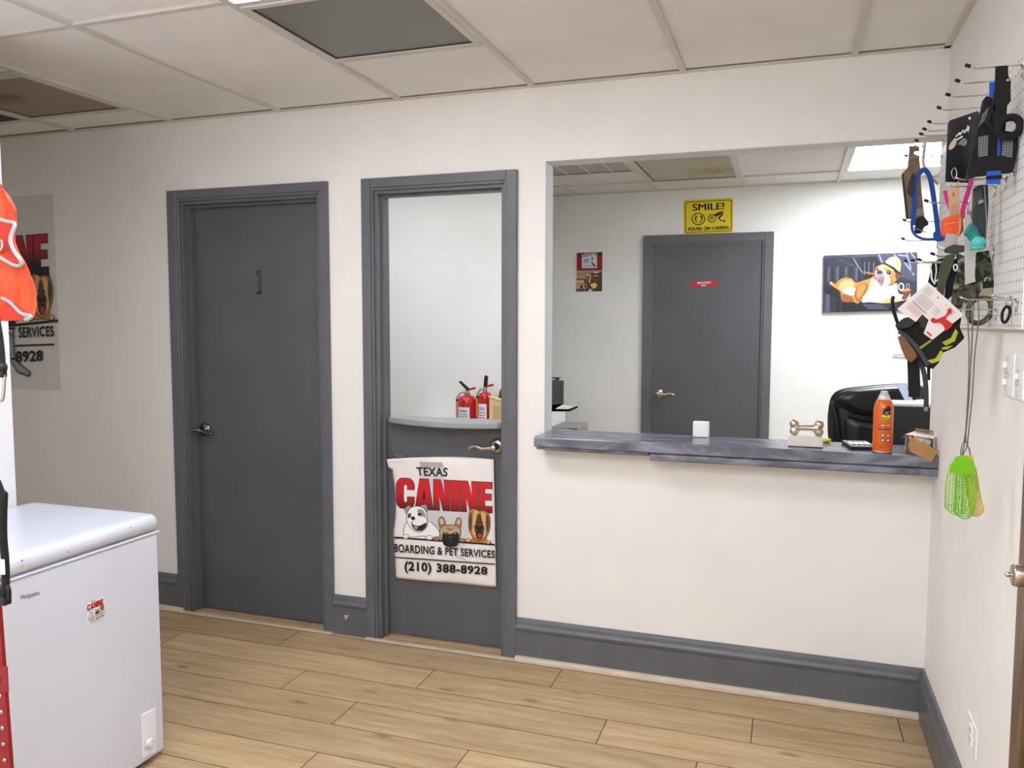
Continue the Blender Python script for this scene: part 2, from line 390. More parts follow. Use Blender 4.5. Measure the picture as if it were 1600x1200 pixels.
# office shell
bm = B(); bx(bm, OFX0, OFX1, OFD, OFD+.12, 0, CEIL2+.05); struct('wall_back', bm, WALL2)
bm = B(); bx(bm, OFX1, OFX1+.12, WT, OFD+.12, 0, CEIL2+.05); struct('wall_office_right', bm, WALL2)
bm = B(); bx(bm, .12, OFX1+.12, -.01, WT, 0, CEIL2+.05); struct('wall_office_front', bm, WALL2)
bm = B(); bx(bm, OFX0-.12, OFX0, WT, OFD+.12, 0, CEIL2+.05); struct('wall_office_left', bm, WALL2)
bm = B(); bx(bm, OFX0, -2.13, 1.46, 1.56, 0, CEIL2+.05); struct('wall_office_jog', bm, WALL2)

# ceilings: tiles on one mesh, the T-bar grid its part
G = .6096; GX = -.3116; GW = .0115
def tbar_x(bm, x, y0, y1, z): bx(bm, x-GW, x+GW, y0, y1, z-.005, z+.01)
def tbar_y(bm, y, x0, x1, z): bx(bm, x0+GW, x1-GW, y-GW, y+GW, z-.004, z+.009)
kx = [GX - G*k for k in range(-1, 11)]
bm = B(); bx(bm, X0-.1, .12, Y0-.1, WT*.5, CEIL+.006, CEIL+.05)
ceil = struct('ceiling', bm, TILE)
bm = B()
for x in kx:
    if X0 < x < 0: tbar_x(bm, x, Y0, 0, CEIL)
YB = [-.55, -1.12]
cols = [(0.0, kx[1])] + [(kx[i], kx[i+1]) for i in range(1, 11)]
for i, (xa, xb) in enumerate(cols):                     # i=0: against the right wall
    xb = max(xb, X0)
    ys = {3: [-.55, -1.12, -1.735], 4: [-1.145], 5: [-1.145], 6: [-.262, -.83, -1.145], 7: [-.25, -.86, -1.145]}.get(i, [-1.21])
    y = min(ys)
    ys = ys + [y-1.2*j for j in range(1, 5) if y-1.2*j > Y0]
    for y in ys: tbar_y(bm, y, xb, xa, CEIL)
bx(bm, X0, 0, -.022, 0, CEIL-.004, CEIL+.006); bx(bm, -.022, 0, Y0, 0, CEIL-.004, CEIL+.006)
obj('ceiling_grid', bm, GRID, ceil)
bm = B()                                                # dark slivers painting the shadow gaps where tiles sit off the bars
for i, (xa, xb) in enumerate(cols):
    xb = max(xb, X0); bx(bm, xb+.012, xa-.012, -.026, -.0215, CEIL+.001, CEIL+.0065)
obj('tile_gap_shadow', bm, mat('tile gap shade', (128, 120, 110), .9), ceil)
GX2 = -.2259
bm = B(); bx(bm, OFX0, OFX1, WT*.5, OFD+.1, CEIL2+.006, CEIL2+.05)
ceil2 = struct('ceiling_office', bm, mat('office ceiling tile', (232, 231, 228), .9, var=.015, vscale=4, bump=.25, bscale=260))
bm = B()
for k in range(-2, 6): tbar_x(bm, GX2-G*k, WT, OFD, CEIL2)
for k in range(-3, 6):
    for y in (2.36, 1.14): tbar_y(bm, y, GX2-G*(k+1), GX2-G*k, CEIL2)
    if k == 2: tbar_y(bm, 1.93, GX2-G*(k+1), GX2-G*k, CEIL2)
bx(bm, OFX0, OFX1, OFD-.02, OFD, CEIL2-.004, CEIL2+.006)
obj('ceiling_grid', bm, GRID, ceil2)

# ceiling fixtures
def ceiling_panel(name, label, cat, x0, x1, y0, y1, z, m, frame=.022, drop=.004, part='diffuser', group=None, fm=None):
    t = thing(name, label, cat, ((x0+x1)/2, (y0+y1)/2, z), group)
    bm = B(); f = frame; zz = z-drop-.004
    bx(bm, x0, x0+f, y0, y1, zz, z+.004); bx(bm, x1-f, x1, y0, y1, zz, z+.004)
    bx(bm, x0+f, x1-f, y0, y0+f, zz, z+.004); bx(bm, x0+f, x1-f, y1-f, y1, zz, z+.004)
    obj('frame', bm, fm or GRID, t)
    bm = B(); bx(bm, x0+f, x1-f, y0+f, y1-f, z-.002, z+.005)
    o = obj(part, bm, m, t)
    if drop > .003:
        bm = B(); g = .006
        bx(bm, x0+f, x0+f+g, y0+f, y1-f, z-.0045, z-.0025); bx(bm, x0+f, x1-f, y1-f-g, y1-f, z-.0045, z-.0025)
        obj('seam', bm, GAP, t)
    return t
LM1 = emit_mat('lit bright diffuser', (241, 246, 255), LAMP_MAIN*.64); LM = emit_mat('fill light diffuser', (241, 246, 255), LAMP_MAIN*.61); LO = emit_mat('lit office diffuser', (243, 248, 255), LAMP_OFFICE)
FILLO = emit_mat('office fill diffuser', (244, 248, 255), 9.5)  # glow of the two added office fill lamps
def kxc(i): return GX - G*i
ceiling_panel('ceiling_light', 'dark unlit square ceiling light panel in front of the glowing one', 'ceiling light', kxc(3)+GW, kxc(2)-GW, -1.12+GW, -.55-GW, CEIL,
              perforated_mat('unlit prismatic diffuser', (132, 134, 133), (112, 114, 114), .012, 'xy', .36, .4))
lit_lbl = 'glowing square ceiling light cut by the top edge, behind the dark panel'
ceiling_panel('ceiling_light', lit_lbl, 'ceiling light', kxc(3)+GW, kxc(2)-GW, -1.735+GW, -1.12-GW, CEIL, LM1, frame=.008, drop=.002)
def fill_wrap_light(label, x0, x1, y0, y1):  # lamps added out of view to lift the upper walls and ceiling
    """added unseen fill fixture; its deep wraparound diffuser also shines sideways"""
    t = thing('ceiling_light', label, 'ceiling light', ((x0+x1)/2, (y0+y1)/2, CEIL))
    bm = B(); bx(bm, x0-.015, x1+.015, y0-.015, y1+.015, CEIL-.03, CEIL-.005, .003); obj('frame', bm, GRID, t)
    bm = B(); bx(bm, x0, x1, y0, y1, CEIL-.125, CEIL-.03, .02, 3); obj('diffuser', bm, LM, t)
fill_wrap_light('long wraparound fill light added unseen over the middle of the shop', -1.5, -.3, -3.2, -2.9)
fill_wrap_light('long wraparound fill light added unseen at the rear of the shop', -2.5, -1.3, -4.3, -4.0)
ceiling_panel('ceiling_light', 'unseen fill light added in the hall behind the white partition', 'ceiling light', -5.2, -4.62, -2.7, -2.12, CEIL, emit_mat('hall fill diffuser', (246, 247, 252), 19.0), drop=.002)  # hidden lamp added to brighten the left end of the front wall
def vent(name, label, x0, x1, y0, y1, m, z=CEIL, slats=0):
    t = ceiling_panel(name, label, 'vent', x0, x1, y0, y1, z, m, part='grille')
    if slats:
        for j in range(slats):
            bm = B(); xx = x0 + (x1-x0)*(j+1)/(slats+1); bx(bm, xx-.006, xx+.006, y0+.02, y1-.02, z-.006, z-.001); obj('bar', bm, GRID, t)
    return t
vent('return_vent', 'grey brown smudged square return vent in the left part of the ceiling', kxc(6)+GW, kxc(5)-GW, -.83+GW, -.262-GW,
     stain_mat('dusty vent filter', (158, 148, 138), (98, 88, 80), (kxc(6)+.2, -.58, CEIL), (.35, .2), .7))
vent('return_vent', 'dark greenish ceiling vent cut off by the left edge, beyond the brown vent', kxc(7)+GW, kxc(6)-GW, -.86+GW, -.25-GW,
     mat('dark vent', (70, 74, 68), .7, var=.1, vscale=10))
ceiling_panel('ceiling_light', 'large glowing ceiling light in the office, beside the hanging merchandise', 'ceiling light', GX2+GW, GX2+G-GW, 1.14+GW, 2.36-GW, CEIL2, LO, drop=.002)
ceiling_panel('ceiling_light', 'unseen fill light added in the office near the left end of the opening', 'ceiling light', -2.05, -1.47, .30, .88, CEIL2, FILLO, drop=.002)  # hidden lamp added to brighten the left part of the back wall
ceiling_panel('ceiling_light', 'unseen office fill light added behind the wall left of the half door', 'ceiling light', -3.1, -2.52, .30, .88, CEIL2, FILLO, drop=.002)  # hidden lamp added to brighten the wall seen over the half door
ceiling_panel('ceiling_light', 'unlit ceiling panel with brown stain, seen above the yellow sign', 'ceiling light', GX2-2*G+GW, GX2-G-GW, 1.14+GW, 2.36-GW, CEIL2,
              stain_mat('stained diffuser', (190, 188, 172), (150, 124, 84), (-.98, 2.08, CEIL2), (.42, .32), .4))
vent('air_vent', 'white louvred office ceiling vent near the left side of the opening', GX2-3*G+GW, GX2-2*G-GW, 1.32, 1.93-GW,
     mat('louvre', (176, 176, 174), .6, var=.2, vscale=14, aniso=(3, 14, 1)), CEIL2, 3)

# baseboards with moulded cap, shoe moulding
def baseprof(h):   # (outward, up)
    return [(0, 0), (.017, 0), (.017, h-.058), (.0135, h-.056), (.0135, h-.05), (.021, h-.047), (.0225, h-.038), (.016, h-.026), (.0135, h-.012), (.010, h-.003), (.006, h), (0, h)]
def run_profile(bm, prof, a, b, out):
    a, b, out = Vector(a), Vector(b), Vector(out)
    A = [bm.verts.new(a+out*p+Vector((0, 0, q))) for p, q in prof]; C = [bm.verts.new(b+out*p+Vector((0, 0, q))) for p, q in prof]
    n = len(prof); bm.faces.new(A[::-1]); bm.faces.new(C)
    for i in range(n): bm.faces.new((A[i], A[(i+1) % n], C[(i+1) % n], C[i]))
BH = .185
for i, (xa, xb) in enumerate(((X0, D1['o0']), (D1['o1'], D2['o0']), (D2['o1'], 0))):
    bm = B(); run_profile(bm, baseprof(BH), (xa, 0, 0), (xb, 0, 0), (0, -1, 0)); bb = struct('baseboard_front' + ('', '_middle', '_right')[i], bm, TRIM)
    if i == 1:
        bm = B(); pp = [at(537, 961, 'y', -.0172), at(546, 961, 'y', -.0172), at(540, 969, 'y', -.0172)]
        prism(bm, pp, (0, -.0006, 0)); obj('paint_chip', bm, mat('bare wood chip', (190, 176, 156), .7), bb)
shoe = [(.017, 0), (.034, 0), (.033, .010), (.027, .018), (.017, .021)]
for i, (xa, xb, yy) in enumerate(((X0, D1['i0']-.03, 0), (D2['o1'], 0, 0))):
    bm = B(); run_profile(bm, shoe, (xa, yy, 0), (xb, yy, 0), (0, -1, 0)); struct('trim_%d' % (2+i), bm, SHOE)
bm = B(); run_profile(bm, baseprof(BH), (0, 0, 0), (0, -1.244, 0), (-1, 0, 0)); struct('baseboard_right', bm, TRIM)
for i, (a, b) in enumerate(((D1['o0']+.02, D1['o1']), (D2['o0'], D2['o1']))):
    bm = B(); bx(bm, a, b, -.04, -.018, 0, .008, .003); struct('trim_%d' % (4+i), bm, SHOE)
bm = B(); run_profile(bm, baseprof(.15), (OFX0, OFD, 0), (-1.5486, OFD, 0), (0, -1, 0)); run_profile(bm, baseprof(.15), (-.6343, OFD, 0), (OFX1, OFD, 0), (0, -1, 0))
struct('baseboard_back', bm, TRIM)

# doors
def lever(parent, x, y, z, d, dirx, m=NICKEL, kind=0):
    """rosette on a face at y, lever pointing dirx; d = -1 faces the camera"""
    bm = B()
    lathe(bm, [(.001, d*.0), (.033, 0), (.034, d*.004), (.031, d*.010), (.020, d*.014), (.013, d*.017), (.012, d*.045), (.014, d*.048), (.014, d*.058), (.010, d*.062), (.001, d*.063)], (x, y, z), 'y', 28)
    o = obj('handle', bm, m, parent)
    bm = B()
    if kind == 0: pts = [(x-.012*dirx, y+d*.052, z), (x+.02*dirx, y+d*.053, z-.002), (x+.055*dirx, y+d*.052, z-.006), (x+.085*dirx, y+d*.05, z+.003), (x+.11*dirx, y+d*.047, z-.004), (x+.118*dirx, y+d*.046, z-.012)]
    else: pts = [(x-.03*dirx, y+d*.055, z+.002), (x, y+d*.054, z), (x+.03*dirx, y+d*.052, z-.005), (x+.06*dirx, y+d*.05, z-.012), (x+.082*dirx, y+d*.048, z-.012)]
    tube(bm, curve(pts, 5), [.010 if i < 6 else .0085 if i < 14 else .007 for i in range(len(curve(pts, 5)))], 10)
    obj('lever', bm, m, o)
    return o
def casing(root, D, y0, top, itop, d=-1, stop=None):
    """moulded casing, jamb lining and stop; y0 = wall face, d = which way the face looks"""
    bm = B()
    def piece(x0, x1, z0, z1, out):
        a, b = sorted((y0, y0+d*out)); bx(bm, x0, x1, a, b, z0, z1, .002, 1)
    o0, o1, i0, i1 = D['o0'], D['o1'], D['i0'], D['i1']
    piece(o0, i0-.012, 0, top, .020); piece(i0-.013, i0, 0, itop+.013, .014)
    piece(i1+.012, o1, 0, top, .020); piece(i1, i1+.013, 0, itop+.013, .014)
    piece(i0-.012, i1+.012, itop+.012, top, .0199); piece(i0, i1, itop, itop+.013, .014)
    obj('casing', bm, TRIM, root)
    bm = B(); a, b = sorted((y0+.001*d, y0-d*(WT)))
    bx(bm, i0-.004, i0+.014, a, b, 0, itop-.014); bx(bm, i1-.014, i1+.004, a, b, 0, itop-.014); bx(bm, i0-.004, i1+.004, a, b, itop-.014, itop+.004)
    s0 = y0-d*.035; s1 = y0-d*(D['slab']-y0*(-d) if False else .055)
    ya, yb = sorted((y0-d*.034, y0-d*.056))
    bx(bm, i0+.014, i0+.026, ya, yb, 0, itop-.026); bx(bm, i1-.026, i1-.014, ya, yb, 0, itop-.026); bx(bm, i0+.014, i1-.014, ya, yb, itop-.027, itop-.014)
    obj('jamb', bm, TRIM, root)
d1 = sroot('door_1', (-2.95, .05, 0)); casing(d1, D1, 0, CTOP, ITOP)
bm = B(); bx(bm, D1['i0']+.016, D1['i1']-.016, .06, .098, .006, ITOP-.017, .0015, 1); s1 = obj('slab', bm, DOORP, d1)
lever(d1, -3.272, .06, .925, -1, 1, mat('aged nickel', (128, 120, 112), .25, 1), 1)
bm = B()                                   # bronze numeral 1
NB = mat('bronze numeral', (92, 78, 62), .4, .8)
c0 = at(404, 441, 'y', .0585)
tube(bm, curve([c0+Vector((-.012, 0, .042)), c0+Vector((.001, 0, .05)), c0+Vector((.002, 0, .0)), c0+Vector((.002, 0, -.05))], 5), .0048, 8)
tube(bm, [c0+Vector((-.012, 0, -.053)), c0+Vector((.014, 0, -.053))], .004, 8)
tube(bm, curve([c0+Vector((-.014, 0, .036)), c0+Vector((-.008, 0, .052)), c0+Vector((.008, 0, .055)), c0+Vector((.013, 0, .04)), c0+Vector((.012, 0, -.05))], 5), .0022, 6)
num = obj('number', bm, NB, d1)
d2 = sroot('door_2', (-1.95, .05, 0)); casing(d2, D2, 0, CTOP, ITOP)
bm = B(); bx(bm, D2['i0']+.016, D2['i1']-.016, .06, .098, .012, 1.005, .0015, 1); obj('slab', bm, DOORP, d2)
# bowed shelf board on top of the half door
xa, xb = D2['i0']+.045, D2['i1']-.004
fr = [(xa+(xb-xa)*t, .028-.085*(math.sin(math.pi*min(1, t*.62+.16))**1.0-.482)/.518 if 0 < t < 1 else .028) for t in [i/24 for i in range(25)]]
pl = [Vector((a, min(b, .03), 1.0055)) for a, b in fr] + [Vector((xb, .104, 1.0055)), Vector((xa, .104, 1.0055))]
bm = B(); prism(bm, pl, (0, 0, .028)); obj('shelf', bm, mat('shelf paint', (148, 150, 152), .4, var=.03), d2, bev=.006)
lever(d2, at(777, 697, 'y', .06).x, .06, at(777, 697, 'y', .06).z, -1, -1)
D3 = dict(o0=-1.5486, o1=-.6343, i0=-1.49, i1=-.693, slab=.06)
bm = B()
d3 = sroot('door_3', (-1.09, OFD, 0))
def casing3():
    bm = B(); y0 = OFD
    def piece(x0, x1, z0, z1, out): bx(bm, x0, x1, y0-out, y0-.0003, z0, z1, .002, 1)
    piece(-1.5486, -1.488, 0, 2.099, .02); piece(-1.4885, -1.474, 0, 2.05, .014); piece(-.695, -.6343, 0, 2.099, .02); piece(-.709, -.6945, 0, 2.05, .014)
    piece(-1.488, -.695, 2.04, 2.099, .0199); piece(-1.474, -.709, 2.026, 2.041, .014)
    obj('casing', bm, TRIM, d3)
casing3()
bm = B(); bx(bm, -1.472, -.711, OFD-.008, OFD-.0004, .006, 2.022, .001, 1); obj('slab', bm, DOORP, d3)
bm = B(); bx(bm, -.7145, -.7105, OFD-.0095, OFD-.008, .01, 2.02); obj('edge_gap', bm, GAP, d3)
hp = at(1029, 614, 'y', OFD-.01); lever(d3, hp.x, OFD-.008, hp.z, -1, 1)

# brown wooden door in the right wall
d4 = sroot('door_4', (0, -1.7, 0))
WOOD = mat('stained dark wood', (104, 82, 62), .45, var=.14, vscale=6, aniso=(8, 8, 1)); WOOD2 = mat('stained brown wood', (124, 84, 46), .4, var=.2, vscale=5, aniso=(8, 8, .8))
bm = B(); bx(bm, -.014, -.0005, -1.318, -1.245, 0, 2.1, .003); bx(bm, -.014, -.0005, -2.2, -2.127, 0, 2.1, .003); bx(bm, -.0139, -.0005, -2.127, -1.318, 2.03, 2.1, .003); obj('casing', bm, WOOD, d4)
bm = B(); bx(bm, .001, .119, -1.322, -1.3105, 0, 2.04); bx(bm, .001, .119, -2.129, -2.142+.03, 0, 2.04); obj('jamb', bm, WOOD, d4)
bm = B(); bx(bm, .004, .044, -2.108, -1.326, .008, 2.03, .002); obj('slab', bm, WOOD2, d4)
kp = at(1600, 900, 'y', -1.39)
bm = B(); lathe(bm, [(.001, 0), (.032, 0), (.032, -.005), (.013, -.009), (.012, -.018), (.019, -.023), (.0225, -.029), (.023, -.058), (.021, -.063), (.001, -.0635)], (.004, -1.39, kp.z), 'x', 28)
h4 = obj('knob', bm, NICKEL, d4)
bm = B(); lathe(bm, [(.001, -.063), (.004, -.063), (.0035, -.066), (.0055, -.069), (.0055, -.073), (.001, -.076)], (.004, -1.39, kp.z), 'x', 14); obj('turn_button', bm, CHROME, h4)

# ------------------------------------------------------------------ reception counter
ct = thing('counter', 'slate grey marbled reception counter ledge under the wide opening', 'counter', (-.74, 0, .93))
def ledge(bm, x0, x1, y0, y1, z0, z1, r):
    prof = [(y1, z0), (y0+r, z0)] + [(y0+r-r*math.sin(a), z0+r-r*math.cos(a)) for a in [math.pi/2*i/5 for i in range(1, 5)]] + [(y0, z0+r), (y0, z1-r)] + [(y0+r-r*math.cos(a), z1-r+r*math.sin(a)) for a in [math.pi/2*i/5 for i in range(1, 5)]] + [(y0+r, z1), (y1, z1)]
    prism(bm, [Vector((x0, a, b)) for a, b in prof], (x1-x0, 0, 0))
CTZ = .998
bm = B(); ledge(bm, -1.487, -1.016, -.118, WT+.03, .9555, CTZ, .007); ledge(bm, -1.0155, -.001, -.12, WT+.03, .9555, CTZ, .007); obj('top', bm, SLATE, ct)
bm = B(); ledge(bm, -1.48, -1.02, -.104, -.0003, .9435, .955, .004); obj('edge_strip', bm, SLATE, ct)
bm = B(); ledge(bm, -1.012, -.001, -.118, -.0003, .9255, .953, .009); obj('edge_board', bm, SLATE, ct)

# ------------------------------------------------------------------ canine logo print
LG = dict(white=mat('print white', (244, 242, 242), .5), grey=mat('print light grey', (205, 205, 208), .5), mid=mat('print mid grey', (150, 152, 156), .5), dark=mat('print dark grey', (70, 72, 76), .5), ink=INK,
          pink=mat('print pink', (206, 120, 118), .5), tan=mat('print tan', (222, 176, 120), .5), fawn=mat('print fawn', (186, 156, 124), .5), fawn2=mat('print fawn shade', (150, 118, 90), .5),
          gold=mat('print golden brown', (178, 122, 62), .5), gold2=mat('print light gold', (214, 170, 110), .5), brown=mat('print dark brown', (84, 56, 34), .5), red2=mat('print deep red', (170, 50, 50), .5))
def outlined(P, pts, m, k=1.0, sm=5, ow=5):
    cx = sum(a for a, b in pts)/len(pts); cy = sum(b for a, b in pts)/len(pts)
    big = []
    for a, b in pts:
        d = math.hypot(a-cx, b-cy) or 1; big.append((a+(a-cx)/d*ow, b+(b-cy)/d*ow))
    P.poly(big, LG['ink'], sm); P.poly(pts, m, sm)
def offset_poly(pts, d):
    n = len(pts); ar = sum(pts[i][0]*pts[(i+1) % n][1]-pts[(i+1) % n][0]*pts[i][1] for i in range(n)); s = 1 if ar > 0 else -1; out = []
    for i in range(n):
        p0, p1, p2 = (Vector((*pts[j % n], 0)) for j in (i-1, i, i+1))
        a = (p1-p0).normalized(); b = (p2-p1).normalized(); na = Vector((a.y, -a.x, 0))*s; nb = Vector((b.y, -b.x, 0))*s
        m = na+nb; m = m.normalized() if m.length > 1e-6 else na; k = min(d/max(.35, m.dot(na)), d*2.2); out.append(tuple((p1+m*k)[:2]))
    return out
def logo(P, red, simple=False, shape=True, ink=INK, phone=True, dog=(0, 0)):
    W, K = LG, LG['ink']
    if shape:
        P.poly([(288, 112), (472, 118), (492, 255), (700, 300), (700, 520), (690, 770), (585, 860), (690, 926), (600, 900), (520, 800), (440, 740), (380, 640), (330, 560), (300, 330)], W['grey'])
    P.text('TEXAS', (262, 155), (520, 160), (518, 235), (272, 228), ink, .035)
    A_ = lambda u, v, x0, x1: (x0+(x1-x0)*u, 243+(x0+(x1-x0)*u-103)*.05 + v*(246))
    def letter(x0, x1, pts):
        q = [A_(u, v, x0, x1) for u, v in pts]; P.poly(offset_poly(q, 5), ink); return q
    C_ = [(.06+.0, .5)] and [(.5+.5*math.cos(a)*1.0, .5+.5*math.sin(a)) for a in ()]
    cpts = [(1, .36), (.63, .36), (.63, .26), (.57, .19), (.46, .19), (.38, .26), (.38, .74), (.46, .81), (.57, .81), (.63, .74), (.63, .62), (1, .62), (1, .78), (.93, .9), (.78, .985), (.5, 1), (.22, .985), (.07, .9), (0, .78), (0, .22), (.07, .1), (.22, .015), (.5, 0), (.78, .015), (.93, .1), (1, .22)]
    npts = [(0, 0), (.42, 0), (.68, .5), (.66, 0), (1, 0), (1, 1), (.60, 1), (.33, .5), (.35, 1), (0, 1)]
    for x0, x1, pts in ((103, 246, cpts), (256, 398, [(.26, 0), (.74, 0), (1, 1), (.64, 1), (.61, .84), (.40, .84), (.37, 1), (0, 1)]), (406, 536, npts), (548, 610, [(0, 0), (1, 0), (1, 1), (0, 1)]), (622, 764, npts),
                        (776, 880, [(0, 0), (1, 0), (1, .2), (.42, .2), (.42, .39), (.94, .39), (.94, .58), (.42, .58), (.42, .8), (1, .8), (1, 1), (0, 1)])):
        P.poly(letter(x0, x1, pts), red)
    P.poly([A_(u, v, 256, 398) for u, v in ((.5, .3), (.585, .67), (.42, .67))], ink)
    # white bulldog
    outlined(P, [(165, 705), (168, 650), (190, 605), (240, 640), (300, 690), (355, 650), (375, 605), (420, 640), (452, 690), (440, 728), (380, 742), (330, 716), (220, 724)], W['white'])
    outlined(P, [(172, 492), (204, 470), (222, 490), (200, 522), (180, 530)], W['mid'], ow=4); outlined(P, [(300, 470), (345, 464), (354, 505), (335, 532), (315, 500)], W['mid'], ow=4)
    outlined(P, [(188, 565), (198, 515), (232, 482), (282, 476), (322, 492), (346, 530), (352, 590), (342, 642), (300, 678), (256, 676), (216, 642), (194, 606)], W['white'], ow=5)
    P.poly([(272, 505), (305, 498), (335, 530), (345, 590), (330, 560), (290, 555)], W['mid'], 4); P.poly([(195, 545), (214, 528), (222, 556), (200, 572)], W['dark'], 4)
    P.poly([(345, 600), (350, 640), (325, 668), (300, 676), (332, 640)], W['dark'], 4)
    P.ell(238, 572, 18, 15, K); P.ell(214, 545, 8, 7, K); P.ell(292, 540, 17, 11, K)
    P.poly([(222, 600), (238, 622), (270, 632), (300, 630), (338, 612), (330, 645), (294, 674), (256, 668), (232, 640)], K, 5); P.ell(262, 644, 19, 17, W['pink'], 20)
    P.line([(238, 585), (232, 612)], 4, K)
    # standing line
    P.line([(82, 728), (905, 787)], 14, K)
    for x, y, rx in ((180, 722, 21), (372, 730, 26)):
        P.ell(x, y, rx+4, 21, K); P.ell(x, y, rx, 17, W['white']); P.line([(x-6, y+2), (x-7, y+15)], 3, K); P.line([(x+6, y+2), (x+6, y+15)], 3, K)
    # fawn french bulldog
    P.ell(430, 738, 30, 19, K); P.ell(430, 737, 26, 15, W['fawn2']); P.ell(640, 752, 34, 18, K); P.ell(642, 750, 29, 14, W['fawn2'])
    outlined(P, [(456, 645), (450, 590), (464, 562), (490, 576), (502, 632)], W['fawn2'], ow=4); P.poly([(464, 618), (458, 590), (468, 572), (484, 585), (488, 615)], W['tan'], 4)
    outlined(P, [(582, 632), (594, 582), (612, 568), (630, 592), (624, 648)], W['fawn2'], ow=4); P.poly([(596, 614), (602, 588), (613, 577), (624, 592), (616, 620)], W['tan'], 4)
    outlined(P, [(458, 668), (482, 638), (540, 628), (598, 638), (622, 668), (622, 715), (602, 748), (545, 765), (482, 748), (462, 708)], W['fawn'])
    P.poly([(510, 640), (545, 655), (580, 640), (560, 668), (528, 668)], W['fawn2'], 4)
    P.poly([(482, 700), (510, 688), (540, 700), (585, 688), (614, 700), (612, 740), (600, 792), (545, 806), (492, 790), (478, 740)], K, 5)
    P.ell(500, 702, 19, 17, K); P.ell(588, 700, 19, 17, K); P.ell(504, 697, 5, 4, W['grey']); P.ell(584, 696, 5, 4, W['grey']); P.ell(545, 722, 15, 8, W['dark']); P.line([(545, 730), (545, 765)], 4, W['dark'])
    zz = P.zoom; P.zoom = (zz[0]+dog[0]/zz[2], zz[1]+dog[1]/zz[2], zz[2])
    # shaggy golden dog
    P.ell(690, 752, 27, 18, K); P.ell(690, 750, 22, 14, W['gold2']); P.ell(850, 767, 27, 17, K); P.ell(850, 765, 22, 13, W['gold2'])
    P.poly([(725, 700), (835, 700), (845, 770), (715, 765)], W['gold'])
    outlined(P, [(698, 545), (708, 505), (742, 494), (775, 512), (805, 508), (842, 522), (862, 570), (862, 645), (842, 705), (800, 750), (762, 750), (716, 706), (696, 640)], W['gold'])
    for pts, m_ in (([(700, 560), (715, 520), (722, 600), (712, 680), (698, 630)], 'brown'), ([(842, 540), (858, 575), (858, 640), (840, 690), (832, 600)], 'brown'), ([(745, 505), (772, 520), (770, 580), (740, 620), (722, 640), (730, 560)], 'gold2'),
                    ([(800, 520), (830, 540), (830, 620), (838, 680), (812, 620), (795, 570)], 'gold2'), ([(765, 540), (790, 540), (800, 600), (758, 600)], 'brown'), ([(735, 640), (750, 690), (762, 735), (738, 715), (722, 670)], 'gold2'), ([(832, 640), (830, 700), (805, 738), (818, 690)], 'gold2')):
        P.poly(pts, W[m_], 4)
    P.ell(780, 655, 40, 52, W['brown']); P.ell(780, 645, 30, 24, K); P.poly([(752, 690), (780, 670), (812, 690), (800, 735), (778, 742), (758, 728)], K, 4); P.poly([(764, 705), (782, 690), (802, 704), (792, 732), (774, 732)], W['red2'], 4)
    P.ell(758, 600, 9, 8, K); P.ell(802, 602, 9, 8, K); P.ell(780, 630, 16, 10, W['dark'])
    P.zoom = zz
    # captions
    P.text('BOARDING & PET SERVICES', (87, 777), (907, 833), (908, 897), (88, 847), ink, .026)
    P.line([(88, 888), (908, 945)], 10, K)
    if phone: P.text('(210) 388-8928', (170, 918), (848, 965), (845, 1050), (172, 1020), ink, .036)

PZ = (600, 700, 5.217)
PY = .042
po = thing('poster', 'white paper canine boarding poster with three dogs taped to the half door', 'poster', (-1.97, PY, .30))
# paper sheet: its corners curl off the door
def sheet_pt(u, v):
    tl, tr, br, bl = (30, 88), (893, 92), (914, 1135), (85, 1070)
    q = [(tl[i]*(1-u)+tr[i]*u)*(1-v)+(bl[i]*(1-u)+br[i]*u)*v for i in (0, 1)]
    q[0] += 34*math.sin(math.pi*min(1, v*1.6))*(1-u)**3*(v < .625) - 0 ; q[1] -= 16*math.sin(math.pi*u)*(1-v) + 4*math.sin(math.pi*2*u)*v
    p = at(PZ[0]+q[0]/PZ[2], PZ[1]+q[1]/PZ[2], 'y', PY+.0006)
    e = min(u, 1-u, v*1.1, (1-v)*1.1)
    if e < .07:
        k = (1-e/.07)**2; p.y += .012*k*(math.sin(9*u+2)*.4+.6)*(-1 if v < .07 and u < .2 else 1)
    return p
bm = B(); NU, NV = 40, 44
vg = [[bm.verts.new(sheet_pt(i/NU, j/NV)) for i in range(NU+1)] for j in range(NV+1)]
for j in range(NV):
    for i in range(NU): bm.faces.new((vg[j][i], vg[j][i+1], vg[j+1][i+1], vg[j+1][i]))
o = obj('paper', bm, PAPER, po, smooth=True); md = o.modifiers.new('s', 'SOLIDIFY'); md.thickness = .0004; md.offset = 1
zb = at(PZ[0]+100/PZ[2], PZ[1]+505/PZ[2], 'y', PY).z; zt = at(PZ[0]+500/PZ[2], PZ[1]+262/PZ[2], 'y', PY).z
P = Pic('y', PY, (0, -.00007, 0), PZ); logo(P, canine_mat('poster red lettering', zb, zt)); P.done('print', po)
bm = B(); prism(bm, [at(PZ[0]+a/PZ[2], PZ[1]+b/PZ[2], 'y', PY-.0005) for a, b in ((288, 112), (472, 118), (490, 156), (306, 156))], (0, -.0003, 0))
obj('tape', bm, mat('grey tape', (176, 172, 166), .4), po)
bm = B(); tube(bm, curve([at(619, 708, 'y', PY-.002), at(622, 714, 'y', PY-.004), at(627, 712, 'y', PY-.003), at(629, 717, 'y', PY-.001)], 4), .0012, 6); obj('hook', bm, CHROME, po)

